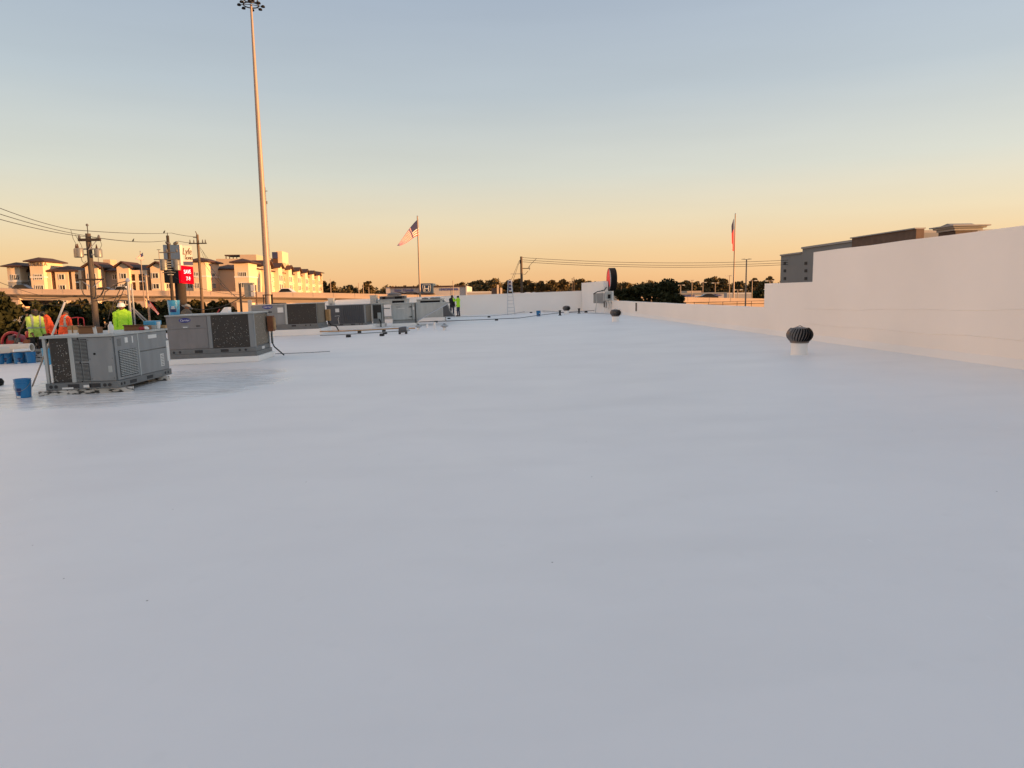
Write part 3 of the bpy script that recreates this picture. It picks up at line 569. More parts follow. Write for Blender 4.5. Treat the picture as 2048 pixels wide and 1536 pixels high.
MB().lathe([(.13, 0), (.16, .05), (.16, .25), (.13, .3)], (.35, 0, .65), 18).build('fuel_tank', 'red_paint', t, smooth=True); MB().lathe([(.1, 0), (.1, .18)], (.1, -.25, .2), 14).build('filter_bowl', 'wood_box', t, smooth=True)
for s in (-.45, .5): MB().lathe([(.02, -.05), (.16, -.05), (.16, .05), (.02, .05)], (s, -.32, .16), 18, axis=(0, 1, 0)).build('wheel', 'rubber', t)
MB().tube([(.5, .1, .2), (.6, .1, .9), (.6, -.1, .9)], .02, 6).build('handle', 'black', t)
# long dark pole left of the vest worker
a, b = R(25, 716)+V((0, 0, .3)), AY(55, 628, 26.5); tag(MB().tube([a, b], .025, 8).build('rake_handle', 'pole_wood'), 'dark slanting wooden handle behind the worker in the lime vest', 'handle')
# hand truck and cartons behind the near unit
ph = AY(155, 660, 27.0); t = thing('hand_truck', 'red hand truck standing behind the nearest air conditioner', 'hand truck', (ph.x, 27, rz(ph.x)))
zz = AY(155, 634.5, 27).z-rz(ph.x)
for s in (-.26, .05, .26): MB().tube([(s, 0, .12), (s, 0, zz-.12), (s*.85, .04, zz-.03), (0, .05, zz)], .018, 8).build('frame_tube', 'red_paint', t)
for z in (.5, .9): MB().tube([(-.26, 0, z), (.26, 0, z)], .015, 6).build('cross_bar', 'red_paint', t)
MB().box(-.25, .25, -.3, 0, .03, .05).build('toe_plate', 'alu', t)
for s in (-.3, .3): MB().lathe([(.03, -.03), (.13, -.03), (.13, .03), (.03, .03)], (s, .06, .13), 16, axis=(1, 0, 0)).build('wheel', 'rubber', t)
for i, (x0, x1, yt, lab) in enumerate(((134, 143.5, 651, 'tan carton behind the unit next to the orange shirts'), (144.5, 155, 651, 'tan carton in front of the red hand truck'))):
    a, b = AY(x0, 650, 25.5), AY(x1, 650, 25.5); t = thing('carton', lab, 'box', (a.x, 25.5, rz(a.x))); hh = AY(x0, yt, 25.5).z-rz(a.x)
    for k in range(2): MB().box(0, b.x-a.x, 0, .3, hh*k/2, hh*(k+1)/2-.012).build('box_body', 'cardboard' if k == 0 else 'wood_box', t, bev=.005)
    MB().box(.02, b.x-a.x-.02, -.004, 0, hh*.62, hh*.86).build('printed_panel', 'pvc', t)
# turbine and gravity vents
def turbine(label, p, s=1, color='turbine'):
    t = thing('turbine_vent', label, 'roof vent', p); h = .29*s
    MB().lathe([(.205*s, -.02), (.20*s, 0), (.19*s, .02), (.185*s, h), (.17*s, h+.005)], n=28).build('collar', 'wall_white', t, smooth=True)
    MB().lathe([(.20*s, h-.01), (.215*s, h+.0), (.215*s, h+.03), (.18*s, h+.03)], n=28).build('throat_ring', color, t, smooth=True)
    MB().lathe([(.16*s, h+.03), (.255*s, h+.12*s), (.255*s, h+.22*s), (.15*s, h+.33*s)], n=20).build('core', 'black', t, smooth=True)
    mb = MB(); nf = 26; Hh = .36*s
    for k in range(nf):
        a0 = 2*math.pi*k/nf; L = []; m = 7
        for j in range(m+1):
            f = j/m; z = h+.03+Hh*.88*f; r = (.185+.12*math.sin(math.pi*min(1, .06+f*.90))**.75)*s; tw = a0+.30*f; wd = .115
            for da, dr_ in ((0, 0), (wd, -.022*s)): L.append(((r+dr_)*math.cos(tw+da), (r+dr_)*math.sin(tw+da), z))
        mb.add(L, [(2*j, 2*j+1, 2*j+3, 2*j+2) for j in range(m)])
    fo = mb.build('fins', color, t, smooth=True)
    MB().lathe([(.175*s, h+.33*s), (.17*s, h+.345*s), (.1*s, h+.365*s), (.01, h+.37*s)], n=24).build('cap', color, t, smooth=True)
    MB().tube([(-.1*s, 0, h+.36*s), (0, 0, h+.40*s), (.1*s, .03, h+.355*s)], .008, 6).build('brace', color, t)
    return t
pv = R(1598, 709); turbine('black-brown turbine vent on a white collar near the right wall', pv, 1.0)
pv = R(1231, 643); turbine('turbine vent before the far corner wall with electrical boxes', pv, .98)
MB().tube([(.2+.16*math.cos(a), .06, .47+.2*math.sin(a)) for a in [2*math.pi*k/16 for k in range(17)]], .008, 6).build('bracing_wire', 'alu', bpy.data.objects['turbine_vent.001'])
pv = R(1133, 628.5); turbine('farthest turbine vent in front of the end wall', pv, .95)
def gravity(label, p, s):
    t = thing('gravity_vent', label, 'roof vent', p); MB().lathe([(.2*s, 0), (.18*s, .02), (.17*s, .3*s)], n=20).build('collar', 'wall_white', t, smooth=True)
    MB().lathe([(.17*s, .27*s), (.46*s, .44*s), (.46*s, .46*s), (.2*s, .64*s), (.02, .66*s)], n=24).build('hood', 'galv', t, smooth=True); MB().lathe([(.12*s, .4*s), (.14*s, .7*s), (.1*s, .72*s)], n=14).build('stack', 'unit_dark', t, smooth=True)
gravity('diamond-shaped metal vent on the open roof right of the rain hood', R(889, 660), .45); gravity('diamond-shaped metal vent at the foot of the air handler', R(837, 660), .42)
for i, (x, y, h_, r_, lab) in enumerate(((870, 659, .38, .06, 'short white vent pipe left of the diamond-shaped vent'), (855, 655, .2, .06, 'stubby white vent pipe below the rain hood'), (1120, 631, .3, .07, 'dark short stack left of the farthest turbine vent'), (1158, 627, .32, .07, 'dark short stack right of the farthest turbine vent'))):
    t = thing('vent_pipe', lab, 'vent pipe', R(x, y)); mt = 'white' if i < 2 else 'rubber'
    MB().lathe([(r_*2, 0), (r_*1.3, .04), (r_, .08), (r_, h_), (r_*.8, h_)], n=14).build('stack', mt, t, smooth=True)
    if i > 1: MB().lathe([(r_*1.4, h_), (r_*1.4, h_+.06), (.01, h_+.08)], n=14).build('cap', 'rubber', t, smooth=True)
# pipe runs on blocks
def run(name, label, pix, h, r_, mt, blocks=(), bs=.1):
    pts = [R(x, y, h) for x, y in pix]; t = thing(name, label, 'pipe', (pts[0].x, pts[0].y, pts[0].z-h)); o0 = V(t.location)
    MB().tube([p-o0 for p in pts], r_, 8).build('pipe', mt, t)
    for (x, y) in blocks:
        q = R(x, y)-o0; MB().box(q.x-bs*.8, q.x+bs*.8, q.y-bs, q.y+bs, q.z, q.z+h-r_*.6).build('support_block', 'rubber', t, bev=.01)
run('gas_pipe', 'tan gas pipe on black blocks along the row of units', [(640, 663), (690, 662), (745, 659.5), (790, 657), (830, 656.5)], .16, .03, 'wood_box', [(719, 667), (768, 665.5)], .1)
run('conduit_run', 'thin grey conduit on black blocks crossing to the grey motor', [(640, 671), (690, 669), (770, 664), (820, 660.5)], .12, .02, 'unit_grey', [(697, 674.5), (764, 672), (770, 668)], .12)
run('conduit_run', 'long dark conduit curving across the roof to the far corner', [(834, 644), (880, 642.5), (960, 639.5), (1000, 637.7), (1039, 636), (1074, 631), (1121, 625.5), (1150, 623.5), (1192, 620.5)], .12, .022, 'unit_dark', [(872, 645), (993, 641), (1172, 625)], .13)
run('conduit_run', 'thin conduit along the foot of the far end wall', [(885, 634), (930, 633.5), (980, 632), (1022, 628), (1052, 623), (1090, 622), (1130, 625), (1175, 626), (1222, 628)], .10, .018, 'unit_grey', [(898, 638), (978, 635), (1062, 626)], .13)
run('hose', 'thin black hose lying on the roof right of the bucket unit', [(548, 707.5), (580, 706.5), (620, 705), (660, 702.5)], .02, .009, 'unit_dark')
pp = R(806, 668); t = thing('blower_motor', 'dark cylindrical blower motor on the roof before the air handler', 'motor', pp)
MB().lathe([(.03, -.20), (.13, -.18), (.14, 0), (.13, .18), (.03, .2)], (0, 0, .2), 18, axis=(1, 0, .1)).build('motor_body', 'unit_dark', t, smooth=True); MB().lathe([(.04, .18), (.12, .18), (.09, .28), (.03, .3)], (0, 0, .2), 18, axis=(1, 0, .1)).build('end_bell', 'galv', t, smooth=True)
MB().box(-.2, -.1, -.06, .06, 0, .16).build('foot', 'rubber', t); MB().box(.1, .2, -.06, .06, 0, .1).build('foot', 'rubber', t)
# low parapet post, ladder
pp = AY(1271, 610, 44); o = MB().box(-.05, .05, -.07, .0, 0, .52).build('wall_bracket', 'rubber', loc=(WX-.02, AX(1271.5, 610, WX-.05).y, .5)); tag(o, 'short dark bracket on the low right parapet', 'bracket')
pl_ = R(1022.5, 629.5); Yt = 59.95; tp = AY(1019.5, 560, Yt); t = thing('ladder', 'aluminium ladder with blue stickers leaning on the far end wall', 'ladder', pl_)
bw, tw = .30, .13; Lz = tp-pl_
for s in (-1, 1):
    MB().tube([V((s*bw, 0, 0)), V((s*.21, 0, 0)).lerp(V((s*.21, Lz.y, Lz.z)), .62)+V((Lz.x*.5, 0, 0)), Lz+V((s*tw, 0, 0))], .026, 6).build('side_rail', 'alu', t)
for k in range(1, 10):
    f = k/10; wd = bw+(tw-bw)*f; c_ = Lz*f; MB().tube([c_+V((-wd, 0, 0)), c_+V((wd, 0, 0))], .02, 6).build('rung', 'alu', t)
for k in range(3): f = .70+.1*k; c_ = Lz*f; MB().box(c_.x-.13, c_.x+.10, c_.y-.05, c_.y-.02, c_.z-.03, c_.z+.20).build('sticker', 'sign_navy', t)
MB().box(Lz.x-.05, Lz.x+.2, Lz.y-.02, Lz.y+.02, Lz.z*.66, Lz.z).build('label_strip', 'white', t)
# rear left equipment
def pole_thing(name, label, cat, px, ybase, ytop, d, r0, r1, mt, base=None, group=None):
    b = AD(px, ybase, d); tz = AY(px, ytop, b.y).z; zb = GROUND if base is None else base
    t = thing(name, label, cat, (b.x, b.y, zb), group=group); MB().tube([(0, 0, 0), (0, 0, tz-zb)], [r0, r1], 12).build('shaft', mt, t, smooth=True); return t, tz-zb
t = thing('service_mast', 'grey electrical service mast with braces behind the helmeted worker', 'service mast', (AY(263, 650, 29).x, 29, rz(-15)))
ztp = AY(252, 563, 29).z-rz(-15)
for dx, r_, zz in ((0, .055, ztp), (.14, .035, ztp*.97)): MB().tube([(dx, 0, 0), (dx, 0, zz)], r_, 10).build('mast_pipe', 'unit_grey', t)
MB().lathe([(.06, 0), (.1, .06), (.05, .14), (.01, .16)], (0, 0, ztp-.02), 12).build('weatherhead', 'alu', t)
for dx, e in ((.05, 1.35), (.1, 1.65)): MB().tube([(dx, 0, ztp*.62), (e, .1, .05)], .03, 8).build('brace', 'unit_grey', t)
for k, (ex, ez) in enumerate(((-.9, .1), (-.6, -.35), (-.75, -.6))): MB().tube([(-.02, 0, ztp+.02), (-.3, -.1, ztp-.05-.3*k), (ex*.9, -.2, ztp+ez-.5), (ex, -.3, ztp+ez-.9)], .016, 6).build('drop_cable', 'wire', t)
xq = AY(500, 600, 46).x; t = thing('electrical_stand', 'blue-grey electrical cabinet on a post behind the second taupe unit', 'electrical box', (xq, 46, rz(xq)))
zz = lambda y, Y=46: AY(500, y, Y).z-rz(xq)
MB().box(-.12, .08, -.1, .1, 0, zz(600)).build('post', 'galv', t); MB().box(-.28, .22, -.15, .15, zz(594), zz(568)).build('cabinet', 'transformer', t, bev=.02); MB().box(-.34, .28, -.18, .18, zz(569), zz(565.5)).build('cabinet_hood', 'transformer', t)
MB().box(.15, .36, -.2, .1, zz(582), zz(570)).build('meter_box', 'sign_white', t); MB().box(.15, .36, -.2, .1, zz(592), zz(584)).build('meter_box', 'sign_white', t); MB().tube([(.42, 0, 0), (.42, 0, zz(570))], .035, 8).build('strut', 'sign_brown', t)
xq2 = AY(481.5, 600, 44).x; t = thing('roof_post', 'black square post left of the blue-grey electrical cabinet', 'post', (xq2, 44, rz(xq2))); MB().box(-.055, .055, -.05, .05, 0, AY(481, 567, 44).z-rz(xq2)).build('shaft', 'pole_dark', t); MB().box(-.09, .09, -.09, .09, 0, .03).build('foot', 'pole_dark', t)
xa, xb = AY(527, 600, 44).x, AY(545, 600, 44).x; t = thing('ladder_cage', 'dark square frame standing in front of the light mast', 'frame', (xa, 44, rz(xa))); zq = AY(536, 589, 44).z-rz(xa)
for x in (0, .12, xb-xa-.06, xb-xa): MB().box(x-.025, x+.025, -.03, .03, 0, zq).build('upright', 'pole_dark', t)
MB().box(-.03, xb-xa+.03, -.03, .03, zq-.06, zq).build('top_bar', 'pole_dark', t)
xq = AY(448, 625, 30).x; t = thing('vent_hood', 'white wedge-shaped vent hood behind the bucket unit', 'roof vent', (xq, 30, rz(xq))); zq, z0 = AY(448, 614.5, 30).z-rz(xq), AY(448, 628, 30).z-rz(xq)
MB().prism([(-.22, 0, 0), (.17, 0, 0), (.17, 0, zq), (.02, 0, zq), (-.22, 0, z0)], (0, .4, 0)).build('hood', 'white', t, bev=.015); MB().tube([(-.3, 0, z0+.02), (-.17, 0, z0+.2)], .03, 6).build('red_strap', 'red_paint', t)
# ------------------------------------------------------------------ people
def person(label, loc, rot, H, cols, lean=0, head_pitch=0, head_yaw=0, arms=((0, 0), (0, 0)), hat=None, stance=.1, step=0, bands=False, seed=0, sleeve=True):
    """figure faces -Y in its own frame; arms = (shoulder swing forward deg, elbow bend deg) for its right / left arm"""
    s = H/1.75; prim = []
    def cap(p, q, r1, r2, tg): prim.append((V(p)*s, V(q)*s, r1*s, r2*s, tg))
    hip = V((0, 0, .93)); Lx = Matrix.Rotation(math.radians(lean), 3, 'X')
    def T(x, y, z): return hip+Lx @ (V((x, y, z))-hip)
    for k, (z, rx) in enumerate(((.93, .155), (1.02, .145), (1.12, .145), (1.24, .165), (1.35, .175), (1.39, .12))):
        for dx in (-1, 0, 1):
            tg = 'pants' if z < .95 else 'shirt'; r_ = .105 if z < 1.4 else .08
            prim.append((T(dx*(rx-r_), 0, z)*s, T(dx*(rx-r_), 0, z+.07)*s, r_*s, r_*s, tg))
    for sd, (sw, eb) in zip((-1, 1), arms):
        sh = T(sd*.19, 0, 1.40); a = math.radians(sw); out = .10*sd
        dU = Lx @ V((out*.9, -math.sin(a), -math.cos(a))).normalized(); el_ = sh+dU*.29; b2 = a+math.radians(eb)
        dF = Lx @ V((out*.2, -math.sin(b2), -math.cos(b2))).normalized(); wr = el_+dF*.25
        cap(T(sd*.12, 0, 1.41), sh, .07, .068, 'shirt'); cap(sh, el_, .064, .05, 'shirt'); cap(el_, wr, .046, .034, 'shirt' if sleeve else 'skin')
        side = dF.cross(V((0, 1, 0))); side = side.normalized() if side.length > .1 else V((1, 0, 0)); fwd = dF.cross(side).normalized()
        pm = wr+dF*.05; cap(wr, pm+dF*.03, .03, .036, 'skin')
        for k, ln in enumerate((.075, .085, .08, .062)):
            o = fwd*(.030-.02*k); b0 = pm+dF*.045+o; k1 = b0+dF*ln*.55; cap(b0, k1, .0105, .010, 'skin'); cap(k1, k1+(dF*.8-side*sd*.5).normalized()*ln*.5, .010, .0085, 'skin')
        th = pm+fwd*.03; cap(th, th+(fwd*.6+dF*.6).normalized()*.045, .013, .012, 'skin'); cap(th+(fwd*.6+dF*.6).normalized()*.045, th+(fwd*.3+dF*.9).normalized()*.08, .012, .01, 'skin')
    for sd in (-1, 1):
        h0 = V((sd*.095, 0, .92)); kn = V((sd*(.09+stance*.4), -.015-step*sd*.5, .50)); an = V((sd*(.085+stance*.6), .02-step*sd, .085))
        cap(h0, kn, .09, .062, 'pants'); cap(kn, an, .06, .045, 'pants'); cap(an+V((0, .025, -.035)), an+V((sd*.02, -.15, -.045)), .045, .038, 'shoe')
    nk = T(0, .0, 1.47); hd0 = T(0, -.005, 1.52); hr = Lx @ Matrix.Rotation(math.radians(head_yaw), 3, 'Z') @ Matrix.Rotation(math.radians(head_pitch), 3, 'X')
    def Hh(x, y, z): return hd0+hr @ V((x, y, z))
    cap(T(0, .01, 1.42), hd0, .056, .054, 'skin')
    cap(Hh(0, .012, .10), Hh(0, .018, .135), .083, .083, 'skin'); cap(Hh(0, -.03, .03), Hh(0, -.02, .08), .05, .065, 'skin'); cap(Hh(0, -.088, .075), Hh(0, -.078, .105), .014, .009, 'skin')
    cap(Hh(0, -.07, .118), Hh(0, -.055, .13), .03, .04, 'skin'); cap(Hh(0, -.074, .035), Hh(0, -.076, .045), .02, .02, 'skin')
    for sd in (-1, 1): cap(Hh(sd*.078, .01, .075), Hh(sd*.084, .018, .105), .013, .018, 'skin')
    mb = MB()
    for p, q_, r1, r2, tg in prim:
        ax = q_-p; L = ax.length; ax = ax/L if L > 1e-6 else V((0, 0, 1)); pts = []; rs = []
        for k in range(4): a = math.pi/2*k/4; pts.append(p-ax*r1*math.cos(a)); rs.append(max(.001, r1*math.sin(a)))
        pts.append(p); rs.append(r1); pts.append(q_); rs.append(r2)
        for k in range(3, -1, -1): a = math.pi/2*k/4; pts.append(q_+ax*r2*math.cos(a)); rs.append(max(.001, r2*math.sin(a)))
        mb.tube(pts, rs, 12)
    tmp = mb.build('tmp_body', 'skin'); md = tmp.modifiers.new('r', 'REMESH'); md.mode = 'VOXEL'; md.voxel_size = .0115
    sm = tmp.modifiers.new('s', 'SMOOTH'); sm.factor = .5; sm.iterations = 2
    dg = bpy.context.evaluated_depsgraph_get(); dg.update(); me = bpy.data.meshes.new_from_object(tmp.evaluated_get(dg)); bpy.data.objects.remove(tmp)
    me.name = 'body'; me.materials.clear(); me.materials.append(M['skin']); me.polygons.foreach_set('use_smooth', [True]*len(me.polygons))
    t = thing('person', label, 'person', loc, rot); bo = bpy.data.objects.new('body', me); COL.objects.link(bo); bo.parent = t
    nv = len(me.vertices); co = np.empty(nv*3); me.vertices.foreach_get('co', co); co = co.reshape(-1, 3); no = np.empty(nv*3); me.vertices.foreach_get('normal', no); no = no.reshape(-1, 3)
    best = np.full(nv, 1e9); lab = np.zeros(nv, int); tags = ['skin', 'shirt', 'pants', 'shoe']
    for p, q_, r1, r2, tg in prim:
        a = np.array(p); d = np.array(q_-p); L2 = max(1e-9, d@d); u = np.clip((co-a)@d/L2, 0, 1); ds = np.linalg.norm(co-a-u[:, None]*d, axis=1)-(r1+(r2-r1)*u)
        k = ds < best; best[k] = ds[k]; lab[k] = tags.index(tg)
    hem = (lab == 2) & (co[:, 2] > .78*s) & (np.abs(co[:, 0]) < .26*s); shirt = (lab == 1) | hem
    polys = [tuple(pg.vertices) for pg in me.polygons]
    def shell(nm, mask, off, mt, fold):
        idx = np.where(mask)[0]; mp = -np.ones(nv, int); mp[idx] = np.arange(len(idx)); c = co[idx]; ph = seed*1.7
        wv = fold*(np.sin(c[:, 2]*38+c[:, 0]*21+ph)*np.sin(c[:, 1]*33+c[:, 2]*9+ph)+.5*np.sin(c[:, 2]*71-c[:, 0]*40))
        vv = c+no[idx]*(off+wv)[:, None]; fs = [tuple(int(mp[i]) for i in f) for f in polys if all(mask[i] for i in f)]
        b = MB(); b.v = [tuple(x) for x in vv]; b.f = fs; b.m = [0]*len(fs); m2 = bpy.data.meshes.new(nm); m2.from_pydata(b.v, [], b.f); m2.materials.append(M[mt]); m2.polygons.foreach_set('use_smooth', [True]*len(m2.polygons))
        o = bpy.data.objects.new(nm, m2); COL.objects.link(o); o.parent = t; return o
    shell('trousers', lab == 2, .010, cols[1], .006); sh = shell('shirt', shirt, .022, cols[0], .008); shell('shoe_pair', lab == 3, .006, 'boots', 0)
    if bands:
        lo = np.array([(Lx.transposed() @ (V(x)/s-hip)+hip) for x in co]); tz = lo[:, 2]; b1 = shirt & (tz > 1.08) & (tz < 1.135); b2 = shirt & (tz > 1.10) & (np.abs(np.abs(lo[:, 0])-.11) < .03)
        o = shell('reflective_band', b1 | b2, .033, 'reflect', .004)
    hm = Matrix.Translation(hd0*s) @ hr.to_4x4() @ Matrix.Scale(s, 4)
    def headpart(nm, prof, mt, z, sc_=(1, 1.12, 1), extra=None):
        b = MB().lathe(prof, (0, 0, 0), 22); b.v = [tuple(hm @ V((x*sc_[0], y*sc_[1]+.012, zz_+z))) for x, y, zz_ in b.v]
        if extra: extra(b)
        return b.build(nm, mt, t, smooth=True)
    if hat == 'helmet':
        headpart('hard_hat', [(.135, 0), (.14, .006), (.112, .012), (.110, .05), (.09, .092), (.05, .115), (.01, .12)], 'helmet', .125)
    elif hat == 'brim': headpart('sun_hat', [(.19, -.02), (.19, -.014), (.10, .005), (.097, .06), (.07, .09), (.01, .095)], 'sun_hat', .125)
    elif hat == 'cap':
        headpart('cap', [(.094, 0), (.095, .02), (.088, .055), (.055, .085), (.01, .092)], 'dark_cloth', .12)
        MB().hexa([hm @ V(p) for p in ((-.06, -.07, .125), (.06, -.07, .125), (.05, -.17, .11), (-.05, -.17, .11), (-.06, -.07, .135), (.06, -.07, .135), (.05, -.17, .117), (-.05, -.17, .117))]).build('cap_peak', 'dark_cloth', t)
    else: headpart('hair', [(.088, -.03), (.096, .0), (.096, .04), (.085, .08), (.05, .108), (.01, .115)], 'hair', .095, (1, 1.1, 1))
    for sd in (-1, 1): MB().lathe([(.004, 0), (.012, .004), (.004, .008)], hm @ V((sd*.032, -.089, .098)), 8, axis=hr @ V((0, -1, 0))).build('eye', 'black', t)
    return t
def on_roof(x, y, h=None): q = R(x, y); return V((q.x, q.y, rz(q.x)))
def at_depth(x, Y): q = AY(x, 640, Y); return V((q.x, Y, rz(q.x)))
person('worker in a lime vest with grey stripes and dark trousers, looking down', on_roof(76, 719), math.radians(55), 1.78, ('lime_vest', 'dark_cloth'), lean=6, head_pitch=28, arms=((18, 30), (10, 15)), hat='cap', bands=True, seed=1)
person('bending worker in an orange shirt on the left of the pair', at_depth(104, 28.0), math.radians(-50), 1.74, ('orange_glow', 'dark_cloth'), lean=22, head_pitch=20, arms=((15, 10), (25, 35)), hat=None, seed=2)
person('worker in an orange shirt nearer the red hand truck, back turned', at_depth(125, 27.2), math.radians(165), 1.70, ('orange_glow', 'dark_cloth'), lean=12, head_pitch=22, arms=((22, 40), (22, 40)), hat='cap', seed=3, bands=True)
person('worker in a white hard hat and bright lime shirt', at_depth(245, 25.6), math.radians(28), 1.86, ('lime_glow', 'dark_cloth'), lean=0, head_pitch=10, head_yaw=-15, arms=((4, 8), (0, 6)), hat='helmet', seed=4)
person('worker in a grey sun hat seen behind the bucket unit', at_depth(371, 27.5), math.radians(150), 1.76, ('khaki', 'khaki'), lean=8, head_pitch=15, arms=((20, 30), (10, 20)), hat='brim', seed=5)
person('person in dark navy clothes talking by the far hood', on_roof(904.5, 632.5), math.radians(150), 1.74, ('navy_cloth', 'jean'), lean=3, head_pitch=8, arms=((-4, 25), (12, 70)), hat=None, seed=6)
person('person in a lime shirt and jeans talking by the far hood', on_roof(917, 632.5), math.radians(-120), 1.68, ('lime_glow', 'jean'), lean=0, head_pitch=5, arms=((10, 40), (70, 95)), hat=None, seed=7)
# ------------------------------------------------------------------ trees
def leaf_cloud(mb, c, rad, n, size, flat=1.0, r=None):
    r = r or rng
    d = r.normal(size=(n, 3)); d /= np.linalg.norm(d, axis=1)[:, None]; rr = r.random(n)**.45
    P = d*rr[:, None]*np.array([rad, rad, rad*flat])+np.array(c)
    a = r.normal(size=(n, 3)); a /= np.linalg.norm(a, axis=1)[:, None]; b = np.cross(a, r.normal(size=(n, 3))); b /= np.linalg.norm(b, axis=1)[:, None]
    sz = size*(.6+.8*r.random(n))[:, None]
    o = len(mb.v); q = np.stack([P-a*sz-b*sz*.5, P+a*sz-b*sz*.5, P+a*sz*.9+b*sz*.6, P-a*sz*.8+b*sz*.5], 1).reshape(-1, 3)
    mb.v += [tuple(x) for x in q]; mb.f += [(o+4*i, o+4*i+1, o+4*i+2, o+4*i+3) for i in range(n)]; mb.m += [0]*n
def tree(name, label, loc, H, rad, kind, leafmt, seed, leaves=900, size=.3, group=None, cat='tree'):
    r = np.random.default_rng(seed); t = thing(name, label, cat, loc, group=group); tr = MB(); cr = MB()
    bend = r.normal(size=2)*.05*H; top = V((bend[0], bend[1], H*.9)); tr.tube([(0, 0, -.3), (bend[0]*.3, bend[1]*.3, H*.4), top], [H*.022+.05, H*.015+.03, .03], 8)
    def pt(f): return V((bend[0]*f*f, bend[1]*f*f, H*.9*f))
    if kind == 'round':
        nb = 11; z0, z1 = .35, .95
    elif kind == 'umbrella': nb = 9; z0, z1 = .72, .97
    elif kind == 'pine': nb = 12; z0, z1 = .45, 1.0
    else: nb = 9; z0, z1 = .12, .9
    for k in range(nb):
        f = z0+(z1-z0)*(k+.5)/nb; a = k*2.4+r.random()*.8
        w_ = {'round': math.sin(math.pi*min(.97, .15+.8*(f-z0)/(z1-z0)))**.6, 'umbrella': .9-.25*(f-z0)/(z1-z0), 'pine': 1.05-.75*(f-z0)/(z1-z0)}.get(kind, .9-.4*(f-z0)/(z1-z0))
        e = rad*w_*(.45+.4*r.random()); c_ = V((pt(f).x+e*math.cos(a), pt(f).y+e*math.sin(a), H*f)); st_ = pt(max(.1, f-.18))
        tr.tube([st_, st_.lerp(c_, .6)+V((0, 0, -.03*H)), c_], [H*.008+.02, H*.005+.015, .012], 5)
        cl = rad*(.34+.22*r.random())*(1.0 if kind == 'round' else .8); leaf_cloud(cr, c_, cl, int(leaves/nb), size, .5 if kind == 'umbrella' else .75, r)
        if r.random() < .6: leaf_cloud(cr, c_+V((cl*r.normal()*.7, cl*r.normal()*.7, cl*.4*r.random())), cl*.5, int(leaves/nb*.4), size, .7, r)
    if kind != 'umbrella': leaf_cloud(cr, pt(1)*1.0, rad*.35, int(leaves/nb), size, .8, r)
    tr.build('trunk', 'bark', t, smooth=True); cr.build('crown', leafmt, t); return t
def far_tree(label, px, ytop, d, wpx, kind, seed, leafmt='leaf_far', leaves=700, size=None, name='tree'):
    b = AD(px, 590, d); H = AD(px, ytop, d).z-GROUND; return tree(name, label, (b.x, b.y, GROUND), H, wpx*d/FPX/2*1.3, kind, leafmt, seed, leaves, size or d*.0016)
FT = [('ragged tree right of the apartment block', 652, 564, 330, 16, 'pine'), ('tall tree right of the ragged one beyond the overpass', 669, 562, 330, 15, 'round'),
      ('low round tree left of the dealership', 697, 571, 330, 30, 'round'), ('slim tall tree between overpass and dealership', 731, 562.5, 330, 14, 'umbrella'), ('small leaning tree beside the dealership end', 741, 573, 330, 16, 'pine'),
      ('round tree poking over the dealership right end', 922, 565, 330, 20, 'round'), ('broad dark tree right of the dealership', 953, 561, 300, 36, 'round'), ('round tree left of the ladder', 985, 559, 300, 34, 'round'),
      ('umbrella pine just left of the ladder top', 1009, 560, 290, 15, 'umbrella'), ('dense tree between ladder and utility pole', 1032, 557, 285, 18, 'round'), ('tree right of the far utility pole', 1050, 559, 285, 16, 'round'), ('low tree at the dip of the tree line', 1064, 565, 290, 16, 'round'),
      ('scraggly pine beside the dip of the tree line', 1085, 562, 280, 16, 'umbrella'), ('wide umbrella pine in the middle of the tree line', 1099, 560.5, 280, 26, 'umbrella'), ('flat-topped pine left of the twin poles', 1126, 559, 285, 18, 'umbrella'),
      ('tall tree with bare stems behind the corner wall', 1156, 556.5, 270, 24, 'round'), ('tree top showing over the white corner wall', 1176, 562, 300, 22, 'round'),
      ('small dark tree right of the round sign', 1252, 566, 320, 26, 'round'), ('bushy tree above the near dark trees', 1298, 566, 340, 30, 'round'), ('tree behind the low sales building, left end', 1372, 563, 340, 22, 'round'), ('broad tree behind the low sales building', 1390, 564, 335, 26, 'round'),
      ('tallest broad tree left of the red flag', 1424, 555.5, 320, 34, 'round'), ('tree right behind the red flag pole', 1450, 560, 320, 26, 'pine'), ('low tree between flag pole and street lamp', 1477, 563, 330, 22, 'round'), ('flat pine right of the street lamp', 1508, 557, 320, 15, 'umbrella'), ('tree beside the stepped white wall', 1534, 560, 310, 22, 'round'), ('tall pine head beside the stepped white wall', 1538, 552.5, 320, 13, 'umbrella')]
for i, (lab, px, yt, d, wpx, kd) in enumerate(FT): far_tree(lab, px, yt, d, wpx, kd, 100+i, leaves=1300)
# far wood behind them
mb = MB()
for px in range(640, 1640, 6):
    d = 360+rng.random()*60; y_ = (577 if px < 765 else 574 if px < 930 else 565.5 if px < 1180 else 566.5)+rng.normal()*1.8; zt_ = AD(px, y_, d).z
    for k in range(3):
        c_ = AD(px+rng.normal()*2, y_, d); leaf_cloud(mb, (c_.x, c_.y, zt_-2.2-k*3.2), 2.9, 85, .5, .9)
o = mb.build('distant_wood', 'leaf_far'); tag(o, 'dark belt of distant wood along the horizon', 'wood'); o['kind'] = 'stuff'
for i, (lab, px, yt, d, wpx, kd) in enumerate((('dark spreading tree right beside the far corner wall', 1262, 571, 84, 56, 'round'), ('tallest dark tree beyond the low right parapet', 1306, 561, 82, 70, 'round'), ('dark tree with feathery branches over the right parapet', 1340, 586, 78, 38, 'round'))):
    far_tree(lab, px, yt, d, wpx, kd, 200+i, 'leaf_dark', 5200, .17)
